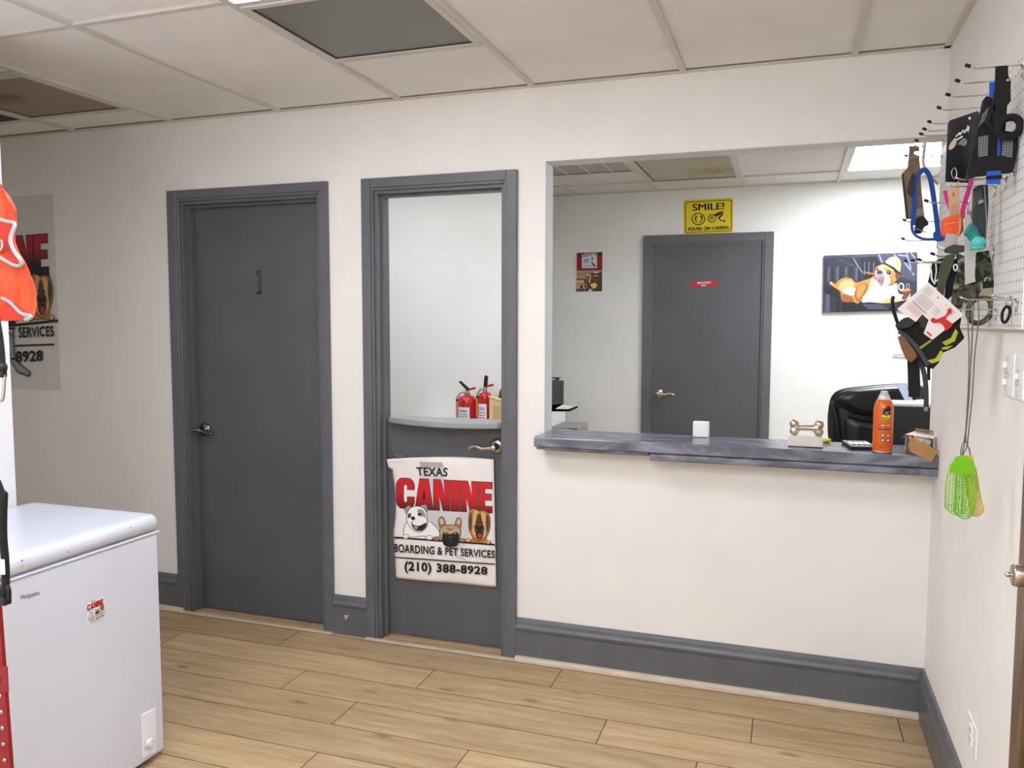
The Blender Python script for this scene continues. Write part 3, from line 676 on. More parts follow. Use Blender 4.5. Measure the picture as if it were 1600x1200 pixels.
# the same logo as a large clear decal on the front wall, mostly behind the partition
dc = thing('wall_decal', 'clear film decal with the dog logo on the shaded wall at far left', 'decal', (-4.5, -.002, 1.097))
bm = B(); bx(bm, -5.05, -4.147, -.0016, -.0004, 1.097, 2.124); obj('film', bm, film_mat(), dc)
DR = at(PZ[0]+880/PZ[2], PZ[1]+283/PZ[2], 'y', PY); DT = Vector((-4.197, -.0018, 1.918)); DS = 1.52
P = Pic('y', PY, (0, -.00007, 0), PZ); P.map = lambda v: Vector((DT.x+(v.x-DR.x)*DS, DT.y, DT.z+(v.z-DR.z)*DS*1.04))
zt = DT.z+.01; zb = DT.z-.235
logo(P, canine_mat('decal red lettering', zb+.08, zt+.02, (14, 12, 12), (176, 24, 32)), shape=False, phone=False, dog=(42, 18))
P.poly([(500, 800), (585, 860), (600, 1010), (720, 1100), (690, 1120), (610, 1090), (540, 1000)], LG['dark']); P.poly([(510, 815), (580, 870), (592, 1015), (705, 1098), (688, 1108), (615, 1080), (550, 1000)], LG['mid'])
P.line([(60, 790), (945, 806)], 15, INK); P.text('(210) 388-8928', (150, 930), (815, 970), (812, 1055), (152, 1025), INK, .03)
P.done('print', dc)

# ------------------------------------------------------------------ chest freezer
FX, FXB, FY0, FY1, FZ = -2.47, -3.03, -2.12, -1.143, .83
fz = thing('chest_freezer', 'white chest freezer with closed lid and small logo sticker on front', 'freezer', ((FX+FXB)/2, (FY0+FY1)/2, 0))
bm = B(); bx(bm, FXB+.01, FX, FY0+.01, FY1-.004, .022, .768, .008, 3); obj('body', bm, WHITEE, fz)
bm = B(); bx(bm, FXB+.012, FX+.004, FY0+.008, FY1, .768, .775, .002); obj('body_rim', bm, WHITEE, fz)
bm = B(); bx(bm, FXB+.03, FX-.014, FY0+.03, FY1-.02, .775, .7835); obj('gasket', bm, mat('freezer gasket', (206, 206, 214), .6), fz)
bm = B()
def lid_ring(o, z): return [bm.verts.new(p) for p in rrect(FXB+.012+o, FX+.004-o, FY0+.006+o, FY1+.003-o, .022, z)]
def rrect(x0, x1, y0, y1, r, z):
    out = []
    for cx, cy, a0 in ((x1-r, y1-r, 0), (x0+r, y1-r, 90), (x0+r, y0+r, 180), (x1-r, y0+r, 270)):
        for k in range(7):
            a = R(a0+15*k); out.append(Vector((cx+r*math.cos(a), cy+r*math.sin(a), z)))
    return out
rings = [lid_ring(.004, .783), lid_ring(0, .786), lid_ring(0, .812), lid_ring(.003, .822), lid_ring(.009, .829), lid_ring(.018, .8325), lid_ring(.045, .8335), lid_ring(.06, .8325)]
for a, b in zip(rings, rings[1:]):
    n = len(a)
    for k in range(n): bm.faces.new((a[k], a[(k+1) % n], b[(k+1) % n], b[k])).smooth = True
bm.faces.new(rings[0][::-1]); bm.faces.new(rings[-1])
lid = obj('lid', bm, WHITEE, fz)
for a, b in ((35, 876), (106, 862), (205, 824), (36, 884)):
    bm = B(); q = at(a, b, 'x', FX+.006); q.x = FX+.0045; ball(bm, q, .0022, (1, 1, 1), 8)
    obj('lid_screw', bm, mat('dull screw', (150, 150, 156), .4, .6), lid)
for yy in (FY0+.08, FY1-.08):
    for xx in (FX-.06, FXB+.07):
        bm = B(); lathe(bm, [(.018, 0), (.02, .004), (.016, .024)], (xx, yy, 0), 'z', 14); obj('foot', bm, BLACK, fz)
bm = B(); text_quad(bm, 'Hotpoint', at(33, 929.5, 'x', FX+.0006), at(62, 922.5, 'x', FX+.0006), at(62, 932, 'x', FX+.0006), at(33, 939, 'x', FX+.0006), 0, .018); obj('badge_lettering', bm, mat('badge grey', (84, 84, 92), .4), fz)
bm = B(); q = [at(a, b, 'x', FX) for a, b in ((220, 1117), (242, 1106), (243, 1174), (222, 1185))]
prism(bm, q, (.004, 0, 0)); cp = obj('control_panel', bm, mat('panel white', (238, 238, 246), .3), fz, bev=.0015)
kc = at(232.5, 1160, 'x', FX+.004); bm = B(); lathe(bm, [(.016, 0), (.015, .008), (.013, .010), (.001, .0102)], kc, 'x', 26); bx(bm, kc.x+.009, kc.x+.016, kc.y-.003, kc.y+.003, kc.z-.013, kc.z+.013, .001); obj('dial', bm, mat('dial white', (226, 226, 232), .3), cp)
bm = B(); ring_c = kc
for t in range(9):
    a = R(-60+t*37); bx(bm, kc.x, kc.x+.0006, kc.y+.020*math.sin(a)-.0009, kc.y+.020*math.sin(a)+.0009, kc.z+.020*math.cos(a)-.0014, kc.z+.020*math.cos(a)+.0014)
obj('dial_mark', bm, mat('panel print', (120, 120, 128), .5), cp)
# sticker on the freezer
st = thing('sticker', 'small die cut dog logo sticker on the front of the white freezer', 'sticker', at(147, 968, 'x', FX))
ST0 = at(161, 935, 'x', FX+.0004); SS = .128
def smap(v): return Vector((FX+.0006, ST0.y+(v.x-DR.x)*SS, ST0.z+(v.z-DR.z)*SS))
P = Pic('y', PY, (.00005, 0, 0), PZ); P.map = smap
P.poly([(60, 215), (240, 180), (260, 140), (530, 140), (540, 220), (915, 240), (925, 560), (905, 700), (925, 980), (840, 1075), (150, 1045), (60, 900), (60, 700), (120, 560)], LG['white'])
P.k = 2
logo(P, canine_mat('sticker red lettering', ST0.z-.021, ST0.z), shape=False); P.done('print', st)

# ------------------------------------------------------------------ red rack post, vest and leashes at the left edge
REDM = mat('red powder coat', (150, 22, 30), .4, var=.04)
RX = -2.215; RY = -1.935
rk = thing('rack_post', 'red perforated steel rack post with rivets in front of the freezer', 'rack post', (RX, RY, 0))
bm = B(); pr = at(20, 1200, 'y', RY); W_ = .042
lean = Vector((-.034, 0, 1)).normalized()
base = Vector((pr.x-.008, RY, pr.z)) - lean*(pr.z/lean.z)
def pp_(s, off, dy): return base + lean*s + Vector((off, dy, 0))
prism(bm, [pp_(0, -W_, 0), pp_(0, 0, 0), pp_(0, 0, .0025), pp_(0, -W_, .0025)], lean*2.05)
prism(bm, [pp_(0, -W_, 0), pp_(0, -W_+.0025, 0), pp_(0, -W_+.0025, .04), pp_(0, -W_, .04)], lean*2.05)
obj('upright', bm, REDM, rk)
bm = B(); bx(bm, base.x-W_-.006, base.x+.006, RY-.006, RY+.046, 0, .006, .002); obj('foot_plate', bm, REDM, rk)
for k in range(44):
    s = .335+.0385*k
    if s < 1.9:
        bm = B(); lathe(bm, [(.001, .0), (.0065, 0), (.006, -.003), (.003, -.0045), (.0005, -.005)], pp_(s, -.014, 0), 'y', 10)
        obj('rivet', bm, mat('rivet steel', (196, 180, 178), .25, 1), rk)
c_ = at(9, 1060, 'y', RY); bm = B(); bx(bm, c_.x-.006, c_.x+.010, RY-.004, RY-.0002, c_.z-.03, c_.z+.03, .002); obj('clip', bm, REDM, rk)
ha = thing('hanger_arm', 'pair of chrome hanger hooks on the red post above the orange vest', 'hanger', pp_(1.9, -.02, 0))
bm = B(); hq = pp_(1.93, -.02, -.001); tube(bm, [hq, hq+Vector((0, -.04, 0)), hq+Vector((0, -.115, .004)), hq+Vector((0, -.125, .02))], .004, 8); obj('hook', bm, CHROME, ha)
bm = B(); hq2 = pp_(1.86, -.012, -.001); tube(bm, [hq2, hq2+Vector((-.01, -.05, 0)), hq2+Vector((-.02, -.30, .004)), hq2+Vector((-.02, -.31, .02))], .004, 8); obj('hook', bm, CHROME, ha)
# vest
VY = RY-.07
vs = thing('dog_vest', 'bright orange dog vest with silver piping hanging at the left edge', 'vest', at(0, 500, 'y', VY))
ORG = mat('orange nylon', (238, 84, 44), .62, var=.03, vscale=14, bump=.3, bscale=60); ORG2 = mat('orange lining', (196, 50, 26), .7); SILV = mat('silver reflective piping', (176, 174, 178), .45)
def V(px, py, d=0): return at(px, py, 'y', VY+d)
out = [(-46, 150), (-26, 155), (-26, 200), (-10, 268), (4, 324), (10, 345), (13, 372), (22, 392), (30, 410), (32, 430), (38, 465), (45, 494), (38, 499), (20, 500.5), (0, 501), (-60, 510), (-110, 500), (-105, 380), (-80, 250)]
def bulge(p): return .012*math.sin(p.z*38)+.018*math.cos((p.x+2.3)*22)
def soft_sheet(bm, outline, d, thick, n=2):
    """outline filled, subdivided and gently billowed"""
    b2 = B(); f = b2.faces.new([b2.verts.new(V(a, b, d)) for a, b in outline]); bmesh.ops.triangulate(b2, faces=[f])
    bmesh.ops.subdivide_edges(b2, edges=b2.edges[:], cuts=3, use_grid_fill=True)
    for v in b2.verts: v.co.y += bulge(v.co)
    me = bpy.data.meshes.new('t'); b2.to_mesh(me); b2.free(); k = len(bm.verts); bm.from_mesh(me); bpy.data.meshes.remove(me)
bm = B(); soft_sheet(bm, [(a, b) for a, b in out], 0, .004); o = obj('body', bm, ORG, vs, smooth=True); md = o.modifiers.new('s', 'SOLIDIFY'); md.thickness = .004
def onv(p, d=0):
    q = V(p[0], p[1], d); q.y += bulge(q)-.004; return q
bm = B(); f = bm.faces.new([bm.verts.new(onv(q, -.002)) for q in ((-25, 338), (0, 347), (10, 351), (13, 374), (20, 392), (27, 406), (25, 412), (16, 412), (2, 401), (-25, 382))]); obj('armhole', bm, ORG2, vs)
bm = B(); tube(bm, [onv(q, -.004) for q in [tuple(v)[:2] for v in curve([(-25, 336, 0), (0, 345, 0), (10, 349, 0), (12, 372, 0), (20, 391, 0), (29, 407, 0), (26, 414, 0), (16, 414, 0), (2, 403, 0), (-25, 382, 0)], 4)]], .0042, 8); obj('piping', bm, SILV, vs)
bm = B(); tube(bm, [onv(q, -.004) for q in [tuple(v)[:2] for v in curve([(-60, 430, 0), (-30, 452, 0), (0, 469, 0), (12, 479, 0), (26, 490, 0), (45, 494, 0), (44, 497, 0), (36, 499, 0)], 4)]], .0042, 8); obj('piping', bm, SILV, vs)
bm = B(); f = bm.faces.new([bm.verts.new(onv(q, -.0025)) for q in ((-40, 452), (0, 472), (12, 482), (25, 493), (38, 498), (20, 500), (0, 500.5), (-60, 508))]); obj('lining', bm, ORG2, vs)
bm = B(); ribbon(bm, curve([V(-36, 152, -.01), hq+Vector((0, -.07, .014)), V(-44, 152, .012)], 4), .02, .003, (0, 1, 0)); obj('hanging_loop', bm, BLACKF, vs)
bm = B(); tube(bm, curve([onv((0, 374), -.006), onv((3, 380), -.008), onv((4, 388), -.007), onv((0, 392), -.006)], 4), .003, 6); obj('zip_pull', bm, CHROME, vs)
# leashes hung further out on the rack
LY = RY-.30
def Lp(a, b, d=0): return at(a, b, 'y', LY+d)
le = thing('leash', 'black leash with a silver clasp hanging below the orange vest', 'leash', Lp(0, 640))
bm = B(); ribbon(bm, curve([hq2+Vector((-.02, -.298, .0075)), Lp(-60, 300), Lp(-16, 440), Lp(-2, 512), Lp(2.5, 545), Lp(4.5, 572)], 6), .009, .003, (1, .3, 0)); obj('strap', bm, BLACKF, le)
bm = B(); ball(bm, Lp(4, 574), .008, (1, 1, 1.3), 12); bx(bm, *[v for a in ((Lp(2, 590).x, Lp(8, 590).x), (LY-.005, LY+.005), (Lp(4, 590).z, Lp(4, 578).z)) for v in a], .002); obj('swivel', bm, BLACK, le)
bm = B(); tube(bm, curve([Lp(-3, 585), Lp(-4, 620), Lp(2, 626), Lp(5, 618), Lp(6.5, 588), Lp(3, 584)], 5), .0028, 8, True); obj('clasp', bm, CHROME, le)
l2 = thing('leash', 'black padded leash in front of the freezer lid, clip above the red post', 'leash', Lp(5, 945))
bm = B(); ribbon(bm, curve([hq2+Vector((-.019, -.27, .0085)), Lp(-75, 400, .02), Lp(-30, 680, .01), Lp(-3, 755), Lp(5, 775)], 6), .012, .004, (1, .3, 0)); obj('strap', bm, BLACKF, l2)
bm = B(); ball(bm, Lp(6, 774), .008, (1, .8, 1.1), 12); tube(bm, curve([Lp(6, 775), Lp(5, 800), Lp(5, 840), Lp(8, 875), Lp(9, 905), Lp(8, 930)], 5), [.0065]*26, 10); obj('padded_grip', bm, BLACKF, l2)
bm = B(); bx(bm, *[v for a in ((Lp(7, 880).x, Lp(13, 880).x), (LY-.009, LY-.0065), (Lp(8, 895).z, Lp(8, 872).z)) for v in a]); obj('label', bm, WHITEP, l2)
bm = B(); tube(bm, curve([Lp(3, 918), Lp(2, 935), Lp(12, 936), Lp(14, 925), Lp(11, 915)], 5), .004, 8); bx(bm, *[v for a in ((Lp(1, 940).x, Lp(13, 940).x), (LY-.008, LY+.008), (Lp(8, 945).z, Lp(8, 930).z)) for v in a], .003); obj('buckle', bm, BLACK, l2)

# ------------------------------------------------------------------ things on the counter
PZc = CTZ+.0005
c = at(1096.5, 681, 'z', CTZ)
t = thing('counter_display', 'small blank white upright block on the counter in front of grey door', 'display block', (-.838, .105, PZc))
bm = B(); bx(bm, -.871, -.807, .085, .118, PZc, 1.0625, .004, 3); obj('block', bm, WHITEP, t); bm = B(); bx(bm, -.866, -.812, .0845, .086, PZc+.006, 1.056, .0004); obj('face_panel', bm, mat('block face', (246, 246, 248), .25), t)
# bone trophy
t = thing('bone_figurine', 'bronze coloured dog bone figurine on a cream block on the counter', 'figurine', (-.44, -.02, PZc))
bm = B(); bx(bm, -.502, -.378, -.048, .012, PZc+.002, 1.0385, .0025); bs = obj('base', bm, mat('cream block', (226, 218, 208), .6, var=.02), t)
bm = B(); bx(bm, -.5, -.38, -.046, .01, PZc, PZc+.0025); obj('felt', bm, BLACK, bs)
bm = B(); cz = 1.0685; xa, xb = -.477, -.396
def smooth_bone():
    zs = []
    for sx in (0, 1):
        xx = (xa, xb)[sx]; s_ = -1 if sx == 0 else 1
        ball(bm, (xx+s_*.004, -.018, cz+.014), .0178, (1, .8, 1), 16); ball(bm, (xx+s_*.003, -.018, cz-.0135), .0178, (1, .8, 1), 16); ball(bm, (xx-s_*.006, -.018, cz), .0145, (1.1, .8, 1), 16)
    pts = [(xa+(xb-xa)*i/12, -.018, cz) for i in range(13)]
    tube(bm, pts, [.015, .0135, .0125, .0118, .0115, .0113, .0113, .0113, .0115, .0118, .0125, .0135, .015], 14)
smooth_bone()
o = obj('bone', bm, mat('bronze metallic paint', (196, 184, 166), .3, 1, var=.05), t); md = o.modifiers.new('r', 'REMESH'); md.mode = 'VOXEL'; md.voxel_size = .0022; md.use_smooth_shade = True; md = o.modifiers.new('s', 'SMOOTH'); md.iterations = 6
# calculator
q = [at(1317, 690, 'z', CTZ), at(1330, 703, 'z', CTZ)]
t = thing('calculator', 'flat calculator with white keys lying beside the orange can', 'calculator', (-.245, .04, PZc))
cxs = [Vector((-.306, .10, PZc)), Vector((-.282, -.052, PZc)), Vector((-.196, -.04, PZc)), Vector((-.215, .112, PZc))]
bm = B(); prism(bm, cxs, (0, 0, .013)); obj('body', bm, BLACK, t, bev=.003)
def cq(u, v, z=0): 
    a = cxs[1]*(1-u)+cxs[2]*u; b_ = cxs[0]*(1-u)+cxs[3]*u; return a*(1-v)+b_*v+Vector((0, 0, .013+z))
bm = B(); prism(bm, [cq(.05, .04), cq(.95, .04), cq(.95, .96), cq(.05, .96)], (0, 0, .0012)); obj('face', bm, mat('calculator face', (216, 216, 220), .4), t)
for r_ in range(5):
    for k_ in range(4):
        u0, v0 = .09+.215*k_, .10+.13*r_
        bm = B(); prism(bm, [cq(u0, v0, .001), cq(u0+.17, v0, .001), cq(u0+.17, v0+.09, .001), cq(u0, v0+.09, .001)], (0, 0, .004)); obj('key', bm, WHITEP if r_ % 4 else mat('grey key', (70, 70, 74), .5), t, bev=.0008)
bm = B(); prism(bm, [cq(.1, .79, .001), cq(.9, .79, .001), cq(.9, .92, .001), cq(.1, .92, .001)], (0, 0, .001)); obj('screen', bm, mat('lcd', (120, 128, 116), .2), t)
# orange aerosol can
cc = Vector((-.178, -.075, PZc))
t = thing('aerosol_can', 'tall orange aerosol can with white shoulder standing on the counter', 'aerosol can', cc)
rr = .0345
bm = B(); lathe(bm, [(.001, 0), (rr-.002, 0), (rr, .003), (rr, .006), (rr-.0015, .0075)], cc, 'z', 40); obj('bottom_rim', bm, mat('tin rim', (206, 190, 180), .3, .9), t)
bm = B(); lathe(bm, [(rr-.0012, .0065), (rr-.0008, .010), (rr-.0008, .155), (rr-.0018, .167), (rr-.0045, .178), (rr-.0085, .187), (rr-.0115, .1915)], cc, 'z', 40); body = obj('body', bm, mat('can orange', (222, 98, 8), .32, var=.01, coat=.3), t)
bm = B(); lathe(bm, [(rr-.0113, .1913), (rr-.0145, .1975), (rr-.0165, .2005), (rr-.0165, .205), (rr-.0185, .2065), (rr-.019, .2078)], cc, 'z', 32); obj('shoulder', bm, mat('can white shoulder', (226, 222, 218), .3, .2), t)
bm = B(); lathe(bm, [(rr-.0195, .206), (rr-.0185, .2095), (rr-.021, .213), (.0125, .214), (.0125, .2205), (.010, .2225), (.001, .223)], cc, 'z', 28); obj('nozzle', bm, mat('nozzle', (200, 198, 196), .4), t)
# printed label: shapes wrapped on the cylinder, facing the camera and a little to the right
view = math.atan2(CAM.y-cc.y, CAM.x-cc.x)
def cyl(u, z, lift): a = view+(u)/rr; r_ = rr-.0008+lift; return cc+Vector((r_*math.cos(a), r_*math.sin(a), z))
class CanPic:
    def __init__(s): s.bm = B(); s.mats = []; s.k = 1
    def mi(s, m):
        if m not in s.mats: s.mats.append(m)
        return s.mats.index(m)
    def poly(s, pts, m):
        f0 = s.bm.faces.new([s.bm.verts.new((a, b, 0)) for a, b in pts]); n0 = None
        r_ = bmesh.ops.triangulate(s.bm, faces=[f0]); fs = r_['faces']
        es = list({e for f in fs for e in f.edges}); 
        if len(pts) < 8: r2 = bmesh.ops.subdivide_edges(s.bm, edges=es, cuts=4, use_grid_fill=True)
        vs = [v for v in s.bm.verts if not v.tag]; fs = list({f for v in vs for f in v.link_faces})
        for f in fs: f.material_index = s.mi(m)
        for v in vs: v.co = cyl(v.co.x, v.co.y, .00015*s.k); v.tag = True
        s.k += 1
    def ell(s, cx, cy, rx, ry, m): s.poly([(cx+rx*math.cos(t), cy+ry*math.sin(t)) for t in [2*math.pi*i/20 for i in range(20)]], m)
    def rect(s, x0, x1, z0, z1, m): s.poly([(x0, z0), (x1, z0), (x1, z1), (x0, z1)], m)
    def text(s, t_, x0, x1, z0, z1, m, bold=.02):
        vs, fs = text_shape(t_, bold); a0, wd, b0, ht = text_fit(vs); nv = []
        for v in vs:
            q = s.bm.verts.new(cyl(x0+(v.x-a0)/wd*(x1-x0), z0+(v.y-b0)/ht*(z1-z0), .00015*s.k)); q.tag = True; nv.append(q)
        for f in fs:
            try: s.bm.faces.new([nv[i] for i in f]).material_index = s.mi(m)
            except ValueError: pass
        s.k += 1
YEL = mat('label yellow', (232, 206, 40), .4); WHT = mat('label white', (240, 236, 230), .4); BR = mat('label brown', (70, 34, 14), .4)
K = CanPic()
K.ell(.010, .140, .0245, .0265, YEL); K.ell(.010, .140, .0225, .0245, INK); K.ell(.010, .1385, .0205, .0210, YEL); K.ell(.011, .1365, .0175, .0160, INK); K.ell(.0105, .134, .0155, .0125, YEL); K.ell(.011, .149, .0135, .013, INK); K.ell(.016, .160, .009, .011, INK)
K.ell(.007, .148, .0022, .0018, WHT); K.ell(.014, .149, .0022, .0018, WHT); K.ell(.0105, .141, .006, .004, mat('label tan', (160, 120, 60), .4))
K.text('GORILLA', -.004, .0245, .1245, .1305, INK, .03)
K.rect(-.012, .028, .0965, .107, mat('label deep red', (190, 50, 30), .4)); K.text('HEAVY DUTY', -.007, .026, .099, .1045, WHT, .03)
K.text('SPRAY ADHESIVE', -.016, .027, .084, .0905, INK, .03)
for i in (0, 1):
    for j in (0, 1):
        K.ell(.000+.017*i, .066-.0175*j, .0062, .0062, INK); K.ell(.000+.017*i, .066-.0175*j, .0038, .0038, WHT)
K.text('NET WT', -.012, .000, .032, .0355, BR, .02); K.text('14 OZ', .005, .018, .032, .0355, BR, .02); K.rect(-.012, .024, .0265, .0275, BR); K.text('CLEAR', -.012, .004, .020, .0245, BR, .02)
obj('label', K.bm, K.mats, body)
# opened carton with hanging flap
CB = mat('corrugated card', (176, 134, 86), .8, var=.05, vscale=30); CW = mat('white printed card', (224, 216, 204), .65, var=.03, vscale=20); CT = mat('torn card', (222, 190, 140), .8)
t = thing('open_carton', 'small torn white carton with brown card flap at the right end of counter', 'box', (-.05, -.03, PZc))
p00, p10 = Vector((-.098, -.030, PZc)), Vector((-.012, -.075, PZc)); e_ = (p10-p00).normalized(); nrm = Vector((-e_.y, e_.x, 0)); p01, p11 = p00+nrm*.10, p10+nrm*.10
H = .062; th = .0015
def wallp(a, b, z0, z1, m, name):
    d = (b-a).normalized(); n_ = Vector((-d.y, d.x, 0))*th; bm = B(); prism(bm, [a+Vector((0, 0, z0)), b+Vector((0, 0, z0)), b+n_+Vector((0, 0, z0)), a+n_+Vector((0, 0, z0))], (0, 0, z1-z0)); return obj(name, bm, m, t)
wallp(p10, p11, 0, H, CW, 'side'); wallp(p01+nrm*-.0, p00, 0, H, CW, 'side'); wallp(p11, p01, 0, H, CW, 'back')
bm = B(); prism(bm, [p00, p10, p11, p01], (0, 0, .0015)); obj('bottom', bm, CB, t)
bm = B(); prism(bm, [p00+Vector((0, 0, H)), p10+Vector((0, 0, H-.006)), p11+Vector((0, 0, H-.004)), p01+Vector((0, 0, H+.004))], (0, 0, .0015)); top_ = obj('top', bm, CW, t)
for k_ in range(5):
    bm = B(); u = .15+.14*k_; a = p00*(1-u)+p10*u; prism(bm, [a+nrm*.02+Vector((0, 0, H-.006*u+.0016)), a+e_*.004+nrm*.02+Vector((0, 0, H-.006*u+.0016)), a+e_*.004+nrm*.08+Vector((0, 0, H+.0016)), a+nrm*.08+Vector((0, 0, H+.0016))], (0, 0, .0003)); obj('print_line', bm, mat('pale print', (176, 168, 160), .7), top_)
bm = B(); prism(bm, [p01+Vector((0, 0, H+.0055)), p01+e_*.07+Vector((0, 0, H+.0035)), p01+e_*.068-nrm*.022+Vector((0, 0, H+.014)), p01+e_*.004-nrm*.028+Vector((0, 0, H+.017))], nrm*.0015); obj('back_flap', bm, CT, t)
bm = B(); prism(bm, [p00+Vector((0, 0, H)), p01+Vector((0, 0, H+.004)), p01-e_*.012+Vector((0, 0, H-.012)), p00-e_*.016+Vector((0, 0, H-.016))], (0, -.0012, .0012)); obj('side_flap', bm, CT, t)
fa = p00+Vector((0, 0, H-.004))-nrm*.004
bm = B(); prism(bm, [at(a, b, 'y', -.128) for a, b in ((1424, 683), (1466, 704), (1455, 722), (1422, 705.5), (1419, 696))], (0, .0022, 0)); obj('front_flap', bm, CB, t)
bm = B(); prism(bm, [fa+e_*.012, fa+e_*.02, Vector(at(1428, 686, 'y', -.126)), Vector(at(1422, 688, 'y', -.126))], (0, .001, -.001)); obj('flap_hinge', bm, CB, t)
bm = B(); c2 = p10-e_*.03+nrm*.012+Vector((0, 0, .036)); tube(bm, [c2-e_*.04+Vector((0, 0, .012)), c2+e_*.02-Vector((0, 0, .0))], .016, 14); obj('wrapped_filling', bm, mat('crumpled wrap', (190, 176, 160), .5, var=.15, vscale=60, bump=.6), t)
# yellow thing behind the figurine
yq = at(1291.5, 689, 'z', CTZ)
t = thing('tape_roll', 'small bright yellow tape roll on the counter behind the bone figurine', 'tape roll', (yq.x, .115, PZc))
bm = B(); rg = curve([(yq.x-.002+.0105*math.cos(a), .115+.0105*math.sin(a), PZc+.008) for a in [R(30*i) for i in range(12)]], 1, True); tube(bm, rg, .0072, 8, True); obj('roll', bm, mat('yellow tape', (240, 214, 30), .5), t)
bm = B(); lathe(bm, [(.0045, .001), (.005, .001), (.005, .0145), (.0045, .0145)], (yq.x-.002, .115, PZc), 'z', 20); obj('core', bm, CB, t)

# ------------------------------------------------------------------ office behind the counter
DK = mat('dark desk laminate', (60, 56, 54), .5)
t = thing('desk', 'dark desk standing behind the counter, under the black printer', 'desk', (-.5, .5, 0))
bm = B(); bx(bm, -1.3, .55, WT+.05, .86, .70, .73, .003); obj('desktop', bm, DK, t)
for x_ in (-1.28, .51):
    bm = B(); bx(bm, x_, x_+.03, WT+.06, .84, 0, .7); obj('side_panel', bm, DK, t)
# black printer with papers at the right
t = thing('printer', 'big black office printer with white paper on top at right of opening', 'printer', (.01, .5, .731))
bm = B(); xa, xb = at(1392, 650, 'y', .42).x, at(1465, 650, 'y', .42).x; ztop = at(1430, 636, 'y', .42).z
bm = B(); bx(bm, xa, xb, .42, .60, .731, ztop, .006, 3); obj('body', bm, mat('black matt plastic', (20, 20, 21), .5), t)
bm = B(); bx(bm, xa+.004, xb-.002, .425, .595, ztop, ztop+.012, .003); tr_ = obj('lid', bm, mat('pale grey plastic', (200, 202, 206), .5), t)
bm = B(); prism(bm, [at(1420, 632, 'y', .46), at(1466, 636, 'y', .46), at(1465, 625, 'y', .585), at(1431, 626, 'y', .585)], (0, 0, .004)); obj('paper', bm, WHITEP, t)
bm = B(); prism(bm, [at(1418, 633, 'y', .585), at(1430, 632, 'y', .585), at(1414, 600, 'y', .66), at(1401, 601, 'y', .66)], (0, .012, 0)); obj('paper_support', bm, mat('bluish clear plastic', (196, 212, 232), .3), t)
# office chair
LEA = mat('black leather', (20, 20, 22), .32, bump=.25, bscale=90); CY = 1.18
t = thing('office_chair', 'black leather office chair with padded back behind the counter', 'chair', (-.02, CY+.1, 0))
def Cq(a, b, d=0): return at(a, b, 'y', CY+d)
outl = [(1296, 700), (1293, 660), (1296, 630), (1302, 616), (1316, 608), (1345, 604), (1395, 600), (1425, 600), (1446, 606), (1452, 624), (1456, 660), (1454, 700), (1440, 760), (1310, 760)]
def pad(bm, outline, y_, depth, puff):
    pts = [at(a, b, 'y', y_) for a, b in [tuple(v)[:2] for v in curve([(a, b, 0) for a, b in outline], 4, True)]]
    c0 = sum(pts, Vector())/len(pts); lv = []
    for s_, d in ((.62, -puff), (.86, -puff*.75), (.96, -puff*.3), (1, puff*.25), (.97, depth*.7), (.8, depth)):
        lv.append([bm.verts.new(c0+(p-c0)*s_+Vector((0, d, 0))) for p in pts])
    n = len(pts)
    for a, b in zip(lv, lv[1:]):
        for k in range(n): bm.faces.new((a[k], a[(k+1) % n], b[(k+1) % n], b[k])).smooth = True
    bm.faces.new(lv[0][::-1]); bm.faces.new(lv[-1])
bm = B(); pad(bm, outl, CY, .12, .05); bk = obj('backrest', bm, LEA, t)
bm = B(); pad(bm, [(1304, 622), (1318, 611), (1345, 607), (1395, 603), (1425, 603), (1440, 612), (1436, 640), (1400, 652), (1350, 650), (1318, 640), (1308, 632)], CY-.045, .06, .04); obj('head_cushion', bm, LEA, bk)
bm = B(); pad(bm, [(1320, 652), (1350, 656), (1400, 658), (1434, 652), (1438, 700), (1430, 745), (1330, 745), (1318, 700)], CY-.045, .06, .03); obj('back_cushion', bm, LEA, bk)
bm = B(); tube(bm, curve([Cq(1299, 628, -.05), Cq(1306, 650, -.06), Cq(1310, 680, -.06), Cq(1322, 720, -.05)], 5), .008, 8); obj('piping', bm, LEA, bk)
bm = B(); bx(bm, -.3, .26, CY-.02, CY+.5, .42, .52, .04, 3); obj('seat', bm, LEA, t)
bm = B(); lathe(bm, [(.05, .10), (.03, .14), (.028, .42)], (-.02, CY+.24, 0), 'z', 16); obj('gas_lift', bm, BLACK, t)
bm = B(); bx(bm, -.06, .02, CY+.06, CY+.13, .40, .75, .01); obj('back_bracket', bm, BLACK, t)
for k_ in range(5):
    a = R(72*k_+10); bm = B(); tube(bm, [(-.02, CY+.24, .12), (-.02+.28*math.cos(a), CY+.24+.28*math.sin(a), .075)], [.028, .018], 10); lg = obj('base_arm', bm, BLACK, t)
    bm = B(); lathe(bm, [(.001, -.02), (.026, -.02), (.028, 0), (.026, .02), (.001, .02)], (-.02+.28*math.cos(a), CY+.24+.28*math.sin(a), .028), 'x', 14); obj('castor', bm, BLACK, lg)
